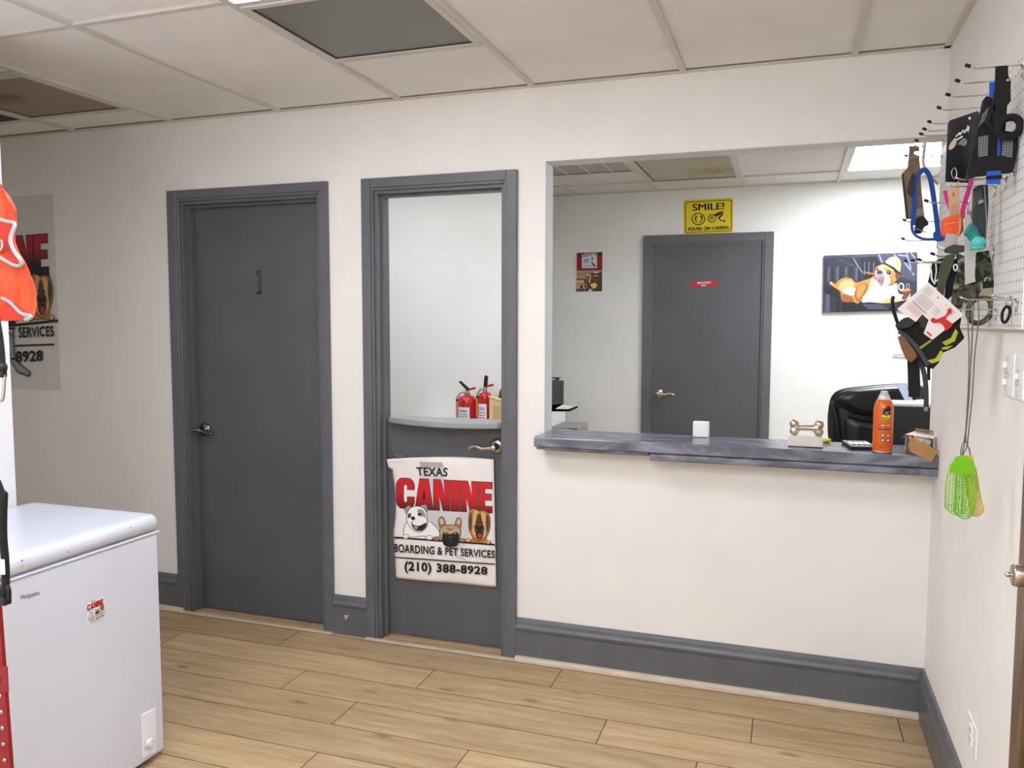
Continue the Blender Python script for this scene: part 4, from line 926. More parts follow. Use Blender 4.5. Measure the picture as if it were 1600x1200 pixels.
# printer on white stand, left
PYD = 1.66
def Q(a, b, d=0): return at(a, b, 'y', PYD+d)
t = thing('printer_stand', 'white open printer stand left of the opening, under the small printer', 'stand', (-1.93, PYD+.15, 0))
STZ = Q(870, 645).z; xr = at(883.5, 650, 'y', PYD+.36).x; zl = Q(870, 669).z
bm = B(); bx(bm, -2.12, xr, PYD, PYD+.36, STZ-.018, STZ, .002); obj('top', bm, WHITEP, t)
bm = B(); bx(bm, xr-.016, xr-.001, PYD+.005, PYD+.355, 0, STZ-.018); obj('side_panel', bm, WHITEP, t)
bm = B(); bx(bm, -2.12, -2.104, PYD+.005, PYD+.355, 0, STZ-.018); obj('side_panel', bm, WHITEP, t)
bm = B(); bx(bm, -2.104, xr-.016, PYD+.005, PYD+.355, zl-.016, zl, .001); obj('shelf', bm, WHITEP, t)
bm = B(); bx(bm, -2.104, xr-.016, PYD+.345, PYD+.355, 0, STZ-.018); obj('back', bm, WHITEP, t)
t = thing('printer', 'small black printer with paper tray out, left edge of the opening', 'printer', (-1.95, PYD+.1, STZ+.0005))
zt_ = Q(870, 600).z; xb_ = at(881, 620, 'y', PYD+.33).x; z0_ = STZ+.0005
bm = B(); bx(bm, -2.10, xb_, PYD+.24, PYD+.33, z0_, zt_, .004); bx(bm, -2.10, xb_, PYD+.02, PYD+.24, zt_-.06, zt_, .004); bx(bm, xb_-.022, xb_, PYD+.02, PYD+.24, z0_, zt_-.06); bx(bm, -2.10, -2.08, PYD+.02, PYD+.24, z0_, zt_-.06); bx(bm, -2.08, xb_-.022, PYD+.02, PYD+.24, z0_, z0_+.03)
pb = obj('body', bm, mat('charcoal plastic', (44, 44, 46), .5), t)
bm = B(); prism(bm, [Q(855, 641), Q(890, 641), Q(903, 635), Q(880, 631), Q(855, 633)], (0, 0, -.008)); obj('output_tray', bm, BLACK, t)
bm = B(); prism(bm, [Q(868, 639, -.001), Q(888, 639.5, -.001), Q(900, 635, -.001), Q(880, 632.5, -.001)], (0, -.001, .003)); obj('paper', bm, WHITEP, t)
bm = B(); prism(bm, [Q(864, 598.5, .2), Q(868, 598.5, .2), Q(876, 589.5, .28), Q(870, 589.5, .28)], (-.0, .008, 0)); prism(bm, [Q(850, 589.5, .28), Q(876, 589.5, .28), Q(874.5, 591.5, .28), Q(850, 591.5, .28)], (0, .008, 0)); obj('scan_lid', bm, mat('charcoal plastic', (44, 44, 46), .5), t)
xg = at(903, 668, 'y', PYD+.03)
t = thing('storage_box', 'low grey box on the office floor side, right of white printer stand', 'box', (xg.x-.1, PYD+.28, 0))
bm = B(); bx(bm, xr+.003, xg.x, PYD+.03, PYD+.30, 0, xg.z, .004); obj('body', bm, mat('grey carton', (150, 148, 142), .7), t)
bm = B(); bx(bm, xg.x-.06, xg.x-.005, PYD+.028, PYD+.03, xg.z-.045, xg.z-.008); obj('label', bm, mat('dark label', (90, 90, 84), .6), t)

# fire extinguishers and cabinet seen over the half door
CBZ = .80; EY = 1.30
t = thing('cabinet', 'low white cabinet behind the half door, under the fire extinguishers', 'cabinet', (-2.2, 1.3, 0))
bm = B(); bx(bm, -2.75, -1.98, 1.16, 1.452, 0, CBZ-.02, .002); obj('body', bm, WHITEP, t); bm = B(); bx(bm, -2.76, -1.97, 1.15, 1.455, CBZ-.02, CBZ, .003); obj('top', bm, WHITEP, t)
for xx in (-2.74, -2.36):
    bm = B(); bx(bm, xx, xx+.37, 1.144, 1.159, .03, CBZ-.03, .002); dd = obj('door', bm, WHITEP, t)
    bm = B(); tube(bm, [(xx+.33, 1.144, .6), (xx+.33, 1.125, .6), (xx+.33, 1.125, .68), (xx+.33, 1.144, .68)], .004, 8); obj('handle', bm, NICKEL, dd)
EXR = mat('extinguisher red', (190, 22, 28), .25, coat=.4)
def extinguisher(x0, x1, pxl, ztop_px, lab, tilt, seed):
    a = at(x0, 640, 'y', EY).x; b = at(x1, 640, 'y', EY).x; cx = (a+b)/2; r_ = (b-a)/2; z0 = CBZ+.0005; zs = at((x0+x1)/2, ztop_px, 'y', EY).z; h = zs-z0
    t = thing('fire_extinguisher', lab, 'fire extinguisher', (cx, EY, z0), 'fire extinguishers behind the half door')
    bm = B(); lathe(bm, [(.001, 0), (r_-.004, 0), (r_, .006), (r_, h-.036), (r_*.97, h-.024), (r_*.86, h-.011), (r_*.66, h-.003), (r_*.42, h+.001), (r_*.32, h+.004), (r_*.31, h+.012)], (cx, EY, z0), 'z', 32); obj('cylinder', bm, EXR, t)
    va = math.atan2(CAM.y-EY, CAM.x-cx)
    bm = B(); n_ = 10; rv = []
    for k in range(n_+1):
        an = va-math.radians(72)+math.radians(85)*k/n_
        rv.append([bm.verts.new((cx+(r_+.0006)*math.cos(an), EY+(r_+.0006)*math.sin(an), z0+z)) for z in (.05, h-.055-.012)])
    for p, q in zip(rv, rv[1:]): bm.faces.new((p[0], q[0], q[1], p[1]))
    lb = obj('label', bm, mat('extinguisher label', (232, 232, 236), .5), t)
    bm = B()
    for j, (ma, zz) in enumerate(((0, .78), (0, .7), (1, .55), (0, .42), (1, .3), (0, .2))):
        for k in range(5):
            a0 = va-math.radians(62)+math.radians(62)*k/5; a1 = a0+math.radians(9+((k*7+j*5) % 4)); z_ = z0+.05+(h-.117)*zz
            f = bm.faces.new([bm.verts.new((cx+(r_+.001)*math.cos(q), EY+(r_+.001)*math.sin(q), w_)) for q, w_ in ((a0, z_), (a1, z_), (a1, z_+.006), (a0, z_+.006))]); f.material_index = ma
    obj('print', bm, [mat('label blue grey print', (110, 112, 140), .5), REDI], lb)
    zt = z0+h+.010
    bm = B(); lathe(bm, [(.012, 0), (.014, .006), (.012, .014), (.010, .022)], (cx, EY, zt-.004), 'z', 16); bx(bm, cx-.010, cx+.012, EY-.008, EY+.008, zt+.010, zt+.026, .003); vv = obj('valve', bm, mat('aluminium valve', (150, 146, 140), .35, .9), t)
    bm = B(); tx, tz = tilt; prism(bm, [Vector((cx+.006, EY-.009, zt+.02)), Vector((cx-.008, EY-.009, zt+.028)), Vector((cx+tx-.008, EY-.009, zt+tz-.004)), Vector((cx+tx-.002, EY-.009, zt+tz+.004)), Vector((cx+tx+.012, EY-.009, zt+tz-.004)), Vector((cx+.014, EY-.009, zt+.032))], (0, .018, 0)); obj('squeeze_lever', bm, BLACK, t, bev=.002)
    bm = B(); prism(bm, [Vector((cx+.004, EY-.008, zt+.030)), Vector((cx+.05, EY-.008, zt+.044)), Vector((cx+.054, EY-.008, zt+.030)), Vector((cx+.006, EY-.008, zt+.020))], (0, .016, 0)); obj('carry_handle', bm, EXR, t, bev=.0015)
    bm = B(); tube(bm, [(cx-.018+.011*math.cos(R(30*k)), EY-.012, zt+.010+.012*math.sin(R(30*k))) for k in range(12)], .0016, 6, True); obj('pull_ring', bm, CHROME, t)
    bm = B(); hx = cx-r_-.006
    tube(bm, curve([(cx-.008, EY-.004, zt+.012), (cx-r_*.6, EY-.012, zt+.008), (hx, EY-.01, zt-.026), (hx, EY-.01, zt-.034)], 5), [.006]*16, 10); ns = obj('hose', bm, mat('braided silver hose', (186, 178, 166), .4, .6), t)
    bm = B(); lathe(bm, [(.0075, 0), (.0075, .012), (.005, .015)], (hx, EY-.01, zt-.046), 'z', 12); obj('hose_collar', bm, BLACK, t)
    bm = B(); tube(bm, [(hx, EY-.01, zt-.046), (hx+.001, EY-.01, z0+.03), (hx+.001, EY-.01, z0+.02)], [.007, .008, .006], 12); obj('discharge_tube', bm, mat('orange tube', (206, 120, 56), .5), t)
    return t
extinguisher(716.5, 744, 0, 618, 'left red fire extinguisher, its black lever leaning back to the left', (-.045, .075), 0)
extinguisher(748, 768, 0, 613, 'right red fire extinguisher, its black lever upright, beside the beige bin', (.006, .09), 1)
xa = at(770.5, 640, 'y', 1.31).x; zt = at(775, 620, 'y', 1.31).z
t = thing('beige_bin', 'beige plastic bin with sloping lid beside the right fire extinguisher', 'bin', (xa+.08, 1.33, CBZ))
bm = B(); prism(bm, [Vector((xa, 1.24, CBZ+.0005)), Vector((xa+.13, 1.24, CBZ+.0005)), Vector((xa+.13, 1.24, zt-.03)), Vector((xa+.045, 1.24, zt-.012)), Vector((xa, 1.24, zt))], (0, .17, 0)); obj('body', bm, mat('beige plastic', (224, 200, 152), .5), t, bev=.004)
bm = B(); prism(bm, [Vector((xa+.018, 1.236, CBZ+.01)), Vector((xa+.125, 1.236, CBZ+.01)), Vector((xa+.125, 1.236, zt-.042)), Vector((xa+.03, 1.236, zt-.042))], (0, .0045, 0)); obj('front_panel', bm, mat('tan panel', (204, 172, 122), .55), t, bev=.002)
bm = B(); prism(bm, [Vector((xa-.002, 1.235, zt+.001)), Vector((xa+.045, 1.235, zt-.011)), Vector((xa+.132, 1.235, zt-.029)), Vector((xa+.132, 1.235, zt-.022)), Vector((xa+.045, 1.235, zt-.003)), Vector((xa-.002, 1.235, zt+.009))], (0, .18, 0)); obj('lid', bm, mat('beige plastic', (224, 200, 152), .5), t, bev=.002)
dz = at(788, 607, 'y', 1.33)
t = thing('knit_hat', 'dark grey rounded hat lying on top of the beige bin', 'hat', (dz.x, 1.33, zt-.015))
bm = B(); lathe(bm, [(.001, -.012), (.058, -.012), (.060, -.004), (.056, .018), (.044, .036), (.022, .046), (.001, .049)], (xa+.075, 1.33, zt+.012), 'z', 26, 0, .72, .72); obj('crown', bm, mat('charcoal cloth', (72, 74, 76), .8), t)
bm = B(); lathe(bm, [(.062, -.014), (.064, -.010), (.061, -.006), (.059, -.008)], (xa+.075, 1.33, zt+.012), 'z', 26, 0, .72, .72); obj('brim_band', bm, BLACK, t)

# ------------------------------------------------------------------ office wall pictures and signs
BY = OFD
# yellow smile sign
YS = mat('sign yellow', (232, 210, 20), .4)
t = thing('warning_sign', 'yellow SMILE camera sign on the wall above the grey office door', 'sign', (-1.09, BY-.002, 2.11))
SZ = (1060, 300, 16.0)
def rr_px(pts, r, n=4):
    out = []; N = len(pts)
    for i in range(N):
        p = Vector((*pts[i], 0)); a = (Vector((*pts[i-1], 0))-p).normalized()*r; b = (Vector((*pts[(i+1) % N], 0))-p).normalized()*r
        for k in range(n+1):
            s_ = k/n; out.append(tuple(((p+a)*(1-s_)**2+p*2*s_*(1-s_)+(p+b)*s_**2)[:2]))
    return out
def zp(z, q, d): return at(z[0]+q[0]/z[2], z[1]+q[1]/z[2], 'y', BY-d)
def face_plate(z, pts, d0, d1, m, name, parent):
    bm = B(); prism(bm, [zp(z, q, d0) for q in pts], zp(z, pts[0], d1)-zp(z, pts[0], d0)); return obj(name, bm, m, parent)
bm = B(); pts = rr_px([(128, 205), (1370, 140), (1362, 1010), (132, 1072)], 60); prism(bm, [zp(SZ, q, .0003) for q in pts], (0, -.003, 0)); obj('plate', bm, YS, t)
P = Pic('y', BY-.0035, (0, -.00012, 0), SZ)
P.poly(rr_px([(165, 245), (1340, 185), (1332, 975), (168, 1032)], 60), mat('sign border', (120, 84, 10), .5)); P.poly(rr_px([(190, 268), (1315, 208), (1308, 955), (192, 1008)], 50), YS)
for dx_ in (-9, -3, 3, 9): P.text('SMILE!', (356+dx_, 303), (1142+dx_, 262), (1138+dx_, 430), (362+dx_, 474), INK, 0)
P.ring(502, 678, 168, 155, 24, INK); P.poly([(430, 600), (460, 590), (450, 630), (440, 700), (480, 770), (440, 740), (410, 690)], INK, 3); P.poly([(540, 600), (580, 595), (610, 650), (600, 700), (550, 760), (500, 785), (540, 740), (580, 690), (570, 640)], INK, 3)
P.ell(450, 622, 17, 30, INK); P.ell(565, 612, 17, 30, INK)
P.ring(840, 660, 105, 105, 20, INK); P.ell(835, 650, 48, 52, mat('sign brown', (96, 74, 20), .5)); P.ring(836, 652, 30, 32, 10, YS)
P.poly([(880, 570), (1000, 510), (1110, 480), (1130, 500), (1080, 545), (970, 612), (930, 600)], INK); P.poly([(980, 640), (1130, 520), (1125, 560), (1060, 630), (1020, 650), (1100, 730), (1050, 720)], INK); P.poly([(1110, 720), (1160, 690), (1178, 740), (1120, 748)], INK)
for dx_ in (-5, 0, 5): P.text("YOU'RE ON CAMERA", (225+dx_, 885), (1270+dx_, 840), (1268+dx_, 930), (235+dx_, 985), mat('sign dark print', (60, 44, 8), .5), 0)
P.done('print', t)
# canvas with bulldog on a leather sofa
t = thing('canvas_picture', 'wide canvas picture of a bulldog with straw hat reclining on dark sofa', 'picture', (-.02, BY-.02, 1.54))
CZ = (1240, 360, 6.0)
cor = [(283, 238), (1155, 207), (1150, 752), (275, 768)]
bm = B(); prism(bm, [zp(CZ, q, .0005) for q in cor], (0, -.024, 0)); obj('canvas', bm, mat('navy leather print', (44, 48, 64), .5), t)
cl = lambda n, c: mat('canvas '+n, c, .5)
NV1, NV2, NV3, GY, GY2 = cl('navy', (36, 40, 54)), cl('blue grey', (78, 84, 106)), cl('near black', (16, 17, 24)), cl('pale grey', (140, 144, 160)), cl('slate', (66, 70, 88))
OC, OC2, OC3, WH, WH2, PK, ST, ST2, BN = cl('ochre', (192, 134, 62)), cl('dark ochre', (146, 92, 38)), cl('light ochre', (216, 176, 116)), cl('white', (240, 240, 244)), cl('white shade', (206, 206, 218)), cl('muzzle pink', (170, 140, 148)), cl('straw', (228, 214, 166)), cl('straw shade', (196, 176, 120)), cl('brown', (110, 66, 36))
P = Pic('y', BY-.0247, (0, -.00006, 0), CZ)
P.poly([(283, 238), (1155, 207), (1152, 250), (800, 240), (600, 250), (283, 262)], GY2); P.poly([(770, 222), (1153, 210), (1150, 480), (1010, 440), (830, 320)], GY2); 
for a in ((800, 225, 830, 300), (870, 222, 900, 250), (940, 222, 1000, 290), (1060, 214, 1100, 360), (1100, 214, 1140, 260), (1040, 300, 1130, 420), (1080, 380, 1145, 400), (980, 230, 1060, 240)): P.line([(a[0], a[1]), (a[2], a[3])], 16, GY if a[0] % 3 else NV2)
P.poly([(285, 262), (420, 246), (620, 256), (640, 330), (720, 400), (640, 470), (560, 480), (400, 470), (285, 500)], NV1, 0); P.poly([(620, 258), (770, 246), (806, 300), (800, 400), (760, 470), (680, 480), (640, 380)], NV3, 0)
for i, (x, w_) in enumerate(((320, 22), (360, 14), (400, 24), (440, 14), (485, 20), (530, 14), (580, 22), (610, 10))): P.poly([(x, 350), (x+w_, 340), (x+w_*.8, 470), (x-4, 480)], NV3 if i % 2 else NV2)
for x in (660, 700, 745): P.poly([(x, 300), (x+14, 296), (x+10, 420), (x-2, 420)], NV2)
P.line([(420, 262), (480, 300), (560, 330)], 8, GY2); P.line([(560, 258), (600, 330), (650, 400)], 8, GY)
P.poly([(280, 500), (400, 530), (450, 600), (455, 765), (276, 768)], NV1, 0); P.poly([(285, 540), (380, 545), (430, 600), (420, 640), (300, 590)], NV3, 3); P.poly([(300, 600), (340, 600), (340, 765), (290, 766)], NV2); P.poly([(400, 620), (430, 640), (432, 764), (398, 764)], NV3)
P.poly([(455, 660), (1100, 660), (1148, 600), (1150, 750), (455, 765)], NV3); P.poly([(640, 690), (820, 690), (900, 740), (700, 740)], GY2); P.poly([(780, 680), (960, 672), (1000, 720), (860, 720)], NV1)
P.poly([(335, 490), (350, 482), (390, 500), (430, 462), (480, 444), (545, 452), (580, 490), (660, 470), (720, 448), (755, 430), (760, 520), (720, 590), (640, 650), (600, 686), (560, 670), (455, 660), (440, 580), (400, 545), (360, 520)], OC, 3)
P.poly([(335, 490), (350, 480), (372, 500), (350, 508)], OC3, 3); P.poly([(420, 520), (470, 470), (540, 470), (570, 510), (520, 545), (450, 560)], OC3, 4); P.poly([(460, 560), (540, 530), (590, 560), (560, 610), (480, 590)], WH2, 4); P.poly([(455, 600), (540, 620), (560, 665), (460, 668)], OC2, 3); P.poly([(600, 520), (660, 490), (700, 520), (650, 620), (600, 670), (570, 600)], OC2, 4); P.poly([(610, 520), (660, 500), (680, 530), (630, 620), (600, 640), (590, 580)], OC, 4)
P.poly([(750, 450), (800, 500), (900, 520), (965, 495), (975, 560), (1000, 600), (1090, 590), (1080, 640), (1010, 660), (850, 680), (720, 672), (640, 672), (660, 620), (700, 560), (720, 480)], WH, 4)
P.poly([(660, 610), (760, 640), (850, 640), (760, 660), (660, 650)], WH2, 4); P.poly([(820, 540), (900, 560), (960, 540), (900, 580), (840, 570)], WH2, 4); P.poly([(735, 470), (752, 480), (740, 540), (712, 560)], OC3, 3); P.poly([(815, 680), (870, 640), (960, 640), (1010, 660), (900, 680)], OC3, 4); P.poly([(1000, 560), (1090, 548), (1095, 590), (1050, 650), (1010, 640), (1030, 590)], BN, 4); P.poly([(1000, 555), (1080, 545), (1092, 565), (1010, 575)], OC, 3); P.ring(1008, 528, 28, 36, 10, WH); P.ring(1070, 524, 18, 26, 8, GY)
P.poly([(770, 350), (830, 325), (900, 345), (940, 400), (945, 460), (925, 500), (870, 522), (820, 522), (785, 490), (760, 430)], OC, 4)
P.poly([(775, 380), (830, 355), (880, 400), (905, 460), (890, 505), (835, 522), (795, 500), (765, 430)], WH, 4); P.poly([(765, 410), (800, 385), (840, 400), (850, 450), (820, 500), (785, 480)], PK, 4); P.ell(806, 392, 30, 20, cl('nose grey', (66, 58, 68))); P.ell(797, 394, 7, 6, INK); P.ell(817, 392, 7, 6, INK); P.poly([(790, 450), (830, 430), (850, 470), (830, 520), (800, 500)], cl('jowl', (148, 116, 122)), 4); P.line([(770, 440), (790, 470), (815, 480), (838, 468), (852, 430)], 6, cl('mouth line', (70, 46, 50))); P.ell(893, 393, 26, 26, OC2); P.ell(892, 395, 17, 16, INK); P.ell(888, 390, 4, 4, WH); P.ell(784, 366, 14, 11, OC2); P.ell(785, 367, 9, 8, INK); P.line([(850, 360), (862, 390), (858, 420)], 7, WH2); P.line([(905, 430), (925, 455), (915, 490)], 8, OC2); P.line([(880, 450), (900, 470), (890, 500)], 5, WH2)
P.poly([(905, 360), (950, 390), (1000, 420), (1025, 425), (960, 470), (935, 500), (920, 440)], OC, 3); P.poly([(955, 400), (1020, 425), (965, 462)], BN, 3)
P.poly([(655, 386), (662, 384), (762, 404), (762, 416), (700, 408), (655, 396)], cl('cigar', (170, 112, 64)))
P.poly([(862, 300), (900, 258), (940, 246), (985, 272), (1005, 310), (1000, 375), (980, 398), (920, 350)], ST, 4); P.poly([(955, 270), (990, 285), (1005, 330), (995, 385), (975, 370)], ST2, 4); P.poly([(815, 310), (870, 308), (940, 345), (990, 390), (1025, 422), (960, 400), (880, 345), (800, 322)], NV3, 0); P.poly([(790, 345), (830, 318), (880, 335), (945, 380), (900, 372), (850, 348), (800, 360)], ST2, 3)
P.done('print', t)
# small red and cream notice
t = thing('small_poster', 'small red and cream notice with a white card, left on office wall', 'poster', (-1.96, BY-.002, 1.70))
MZ = (890, 385, 15.0)
bm = B(); prism(bm, [zp(MZ, q, .0003) for q in ((165, 150), (772, 130), (762, 1055), (155, 1060))], (0, -.004, 0)); obj('board', bm, mat('notice board', (232, 226, 216), .5), t)
P = Pic('y', BY-.0044, (0, -.00012, 0), MZ); m_ = lambda n, c: mat('notice '+n, c, .5)
P.poly([(170, 152), (770, 134), (768, 562), (166, 572)], m_('red', (150, 22, 24))); P.poly([(166, 580), (768, 566), (762, 1052), (156, 1058)], m_('khaki', (164, 146, 104)))
P.poly([(640, 138), (770, 134), (769, 210), (650, 212)], m_('dark blue', (54, 30, 60))); P.poly([(290, 175), (640, 160), (645, 505), (288, 512)], m_('card', (222, 224, 232))); P.poly([(300, 190), (560, 178), (480, 220), (320, 262)], m_('sky', (150, 166, 196)), 3); P.poly([(300, 160), (370, 155), (310, 205)], m_('navy', (30, 44, 90))); P.poly([(575, 180), (630, 175), (628, 215), (585, 215)], m_('pink', (190, 110, 122)))
P.text('FORD', (345, 295), (460, 285), (455, 340), (330, 350), m_('grey text', (120, 122, 130)), .03) if False else P.line([(330, 330), (460, 305)], 40, m_('grey text', (130, 132, 142)))
P.line([(320, 380), (460, 365)], 24, m_('grey text', (130, 132, 142))); P.line([(310, 460), (600, 450)], 34, m_('lilac', (176, 178, 196))); P.poly([(510, 255), (545, 250), (550, 300), (530, 360), (600, 430), (620, 470), (580, 470), (510, 390), (530, 320)], m_('figure', (84, 86, 92)), 3)
for y_, h_, c_ in ((620, 24, (186, 166, 110)), (690, 20, (196, 170, 100)), (735, 20, (224, 196, 130)), (770, 22, (60, 36, 26)), (830, 60, (226, 194, 128)), (940, 70, (214, 178, 112))): P.line([(165, y_), (360, y_-8)], h_, m_(str(c_), c_))
P.poly([(340, 800), (470, 640), (760, 600), (760, 1050), (360, 1055)], m_('brown', (88, 54, 40)), 0); P.poly([(400, 700), (440, 690), (450, 790), (390, 820), (370, 770)], m_('rust', (166, 86, 54)), 3); P.line([(395, 655), (440, 680), (490, 670), (480, 780), (455, 855)], 26, m_('cream', (240, 224, 190))); P.poly([(565, 600), (690, 590), (660, 625), (580, 625)], m_('cream', (240, 224, 190))); P.line([(560, 692), (665, 685)], 30, m_('cream', (240, 224, 190)))
P.ring(605, 735, 85, 65, 16, m_('rust', (166, 86, 54))); P.poly([(480, 890), (600, 850), (645, 890), (640, 950), (560, 1000), (500, 950)], m_('cheese', (232, 206, 120)), 0); P.line([(430, 860), (560, 1030)], 26, m_('bark', (50, 26, 18))); P.poly([(420, 1050), (490, 980), (550, 1052)], m_('cheese', (232, 206, 120))); P.poly([(245, 915), (310, 910), (308, 970), (245, 975)], m_('navy', (30, 44, 90))); P.poly([(160, 1000), (340, 990), (340, 1052), (158, 1056)], m_('slate', (70, 74, 84))); P.ring(375, 930, 45, 60, 20, m_('pinkish', (200, 150, 130)))
P.done('print', t)
# red door plate
t = thing('door_sign', 'small red plate with two lines of white lettering on grey office door', 'sign', (-1.11, BY-.01, 1.745))
RZ = (1060, 425, 20.0); dY = BY-.0085
bm = B(); prism(bm, [at(RZ[0]+a/20, RZ[1]+b/20, 'y', dY) for a, b in ((368, 290), (1222, 262), (1222, 452), (370, 478))], (0, -.002, 0)); obj('plate', bm, mat('sign red', (178, 22, 34), .4), t)
P = Pic('y', dY-.0022, (0, -.0002, 0), RZ); P.text('EMPLOYEES', (590, 312), (1010, 298), (1010, 356), (592, 374), WHT, .02); P.text('ONLY', (705, 392), (880, 384), (880, 440), (705, 448), WHT, .02); P.done('print', t)
# light strip plate on the back wall
t = thing('wall_strip', 'short white plastic strip on the office wall below the canvas picture', 'wall strip', (.21, BY, 1.26))
a, b = at(1394, 549, 'y', BY), at(1432, 557, 'y', BY); bm = B(); bx(bm, a.x, b.x, BY-.014, BY-.0003, b.z-.004, a.z, .003); obj('cover', bm, WHITEP, t); bm = B(); bx(bm, a.x+.006, b.x-.006, BY-.0155, BY-.014, b.z+.006, b.z+.012); obj('slot', bm, mat('slot grey', (150, 150, 148), .5), t)
# ------------------------------------------------------------------ pegboard on the right wall
PBX = -.018
t = thing('pegboard', 'white perforated pegboard panel fixed high on the right wall', 'pegboard', (0, -.6, 1.45))
bm = B(); bx(bm, PBX, PBX+.006, -1.188, -.012, 1.4515, 2.075, .0015); obj('panel', bm, PEG, t)
for z_ in (1.46, 2.05):
    bm = B(); bx(bm, PBX+.006, -.0004, -1.18, -.02, z_, z_+.018); obj('batten', bm, WHITEP, t)
TIPX = -.13
def hook(y, z, label, L=None, tip=True, white=False, group='display hooks on the pegboard'):
    L = L or (PBX-TIPX)
    t = thing('display_hook', label, 'hook', (PBX, y, z), group)
    m = WHITEP if white else CHROME
    bm = B(); tube(bm, [(PBX-.001, y, z), (PBX-L*.5, y, z+.0005), (PBX-L+.016, y, z+.001), (PBX-L+.008, y, z+.004), (PBX-L, y, z+.008)], .0021, 8); w_ = obj('wire', bm, m, t)
    bm = B(); bx(bm, PBX-.004, PBX-.0005, y-.009, y+.009, z-.004, z+.004, .001); tube(bm, [(PBX-.003, y, z), (PBX-.003, y, z-.028)], .002, 6); obj('bracket', bm, CHROME, t)
    if tip:
        bm = B(); d = Vector((-.9, 0, .43)); a = Vector((PBX-L+.004, y, z+.006)); tube(bm, [a, a+d*.010, a+d*.0125], [.0042, .0042, .003], 10); obj('tip_cap', bm, RUBBER, t)
    return t
ordn = ['nearest', 'second nearest', 'third nearest', 'fourth nearest', 'fifth nearest', 'sixth nearest', 'seventh nearest', 'eighth nearest', 'farthest']
for i, y in enumerate((-1.102, -.979, -.850, -.714, -.547, -.451, -.384, -.285, -.03)):
    hook(y, 2.0505, 'chrome pegboard hook with black tip, %s of the top row' % ordn[i])
hook(-.549, 1.820, 'chrome hook with black tip crossing the right leg of the blue leash')
hook(-.05, 1.822, 'chrome hook with black tip behind the navy pouch on the blue leash')
hook(-.03, 1.758, 'chrome hook with black tip just above the bulldog canvas, below the blue leash')
hook(-.887, 1.815, 'bright steel hook holding the tan card over the orange case', tip=False)
hook(-.993, 1.8155, 'bright steel hook under the black mesh harness, beside blue strap', tip=False)
hook(-1.072, 1.8165, 'bright steel hook with white stem below the black harness, nearest of middle row', L=.05, tip=False)
hook(-.708, 1.651, 'chrome hook with black tip under the dark grey wedge')
hook(-.454, 1.653, 'chrome hook with black tip left of the green plain strap')
hook(-.311, 1.660, 'chrome hook with black tip in the lower row, above white harness tag')
hook(-.134, 1.672, 'chrome hook with black tip at lower left, close to the dog canvas')
hook(-.90, 1.657, 'cream wire hook holding the camouflage harness', L=.13, tip=False, white=True)
hook(-.96, 1.500, 'steel hook behind the white tag holding the black and yellow harness', L=.215, tip=False)
hook(-1.15, 1.519, 'steel hook at the bottom of the pegboard holding the fly swatters', L=.118, tip=False)

def cut(bm, pts, y, th=.004, sm=0, mi=0):
    if sm: pts = [tuple(v)[:2] for v in curve([(a, b, 0) for a, b in pts], sm, True)]
    prism(bm, [at(a, b, 'y', y) for a, b in pts], (0, th, 0), mi)
def part(name, pts, y, m, parent, th=.004, sm=0, bev=0):
    bm = B(); cut(bm, pts, y, th, sm); return obj(name, bm, m, parent, bev=bev)
def strap(name, pts, y, wpx, m, parent, th=.0025, per=5, dy=None):
    P3 = [at(p[0], p[1], 'y', y+(p[2] if len(p) > 2 else 0)) for p in pts]
    d = (P3[0]-CAM).dot(FWD); bm = B(); ribbon(bm, curve(P3, per), wpx*d/FPX, th); return obj(name, bm, m, parent)
def loop(name, pts, y, rpx, m, parent, closed=True, n=8):
    P3 = [at(a, b, 'y', y) for a, b in pts]; d = (P3[0]-CAM).dot(FWD); bm = B(); tube(bm, curve(P3, 5, closed), rpx*d/FPX, n, closed); return obj(name, bm, m, parent)
BLUE = mat('blue webbing', (20, 92, 190), .7, bump=.3, bscale=400); BLUE2 = mat('royal blue webbing', (12, 72, 156), .7, bump=.3, bscale=400); MESHG = perforated_mat('grey mesh weave', (120, 120, 122), (58, 58, 60), .006, 'xz', .3, .8)
# A black mesh harness on the nearest hook
y = -1.102
t = thing('dog_harness', 'black mesh dog harness with blue straps on the nearest top hook', 'harness', at(1560, 105, 'y', y))
part('vest_panel', [(1541, 150), (1556, 162), (1562, 200), (1590, 212), (1585, 262), (1575, 268), (1530, 273), (1512, 275), (1524, 225), (1529, 195), (1536, 168)], y+.004, BLACKF, t, .03, 3)
part('mesh_panel', [(1529, 214), (1544, 211), (1543, 243), (1529, 246)], y+.001, MESHG, t, .004); part('mesh_panel', [(1567, 212), (1584, 206), (1582, 246), (1565, 243)], y+.001, MESHG, t, .004)
part('mesh_panel', [(1535, 178), (1546, 166), (1541, 186), (1529, 198)], y+.001, MESHG, t, .004)
part('shoulder_strap', [(1556.5, 103), (1575.5, 102), (1576, 118), (1580, 127), (1579.5, 140), (1580, 157), (1574, 165), (1573, 184), (1571, 206), (1553, 206), (1549, 170), (1555, 140)], y-.008, BLACKF, t, .011, 0, .002)
bm = B(); d = (at(1574, 126, 'y', y)-CAM).dot(FWD); lathe(bm, [(.001, 0), (.0035, 0), (.003, -.003), (.001, -.004)], at(1574.5, 125.5, 'y', y-.008), 'y', 12); obj('rivet', bm, CHROME, t)
loop('chest_loop', [(1560, 196), (1572, 185), (1586, 184), (1594, 193), (1591, 206), (1578, 213), (1564, 211)], y-.016, 6.0, BLACKF, t)
strap('neck_binding', [(1556, 165), (1546, 178), (1543, 190), (1550, 202), (1562, 214)], y-.006, 6, BLACKF, t, .004)
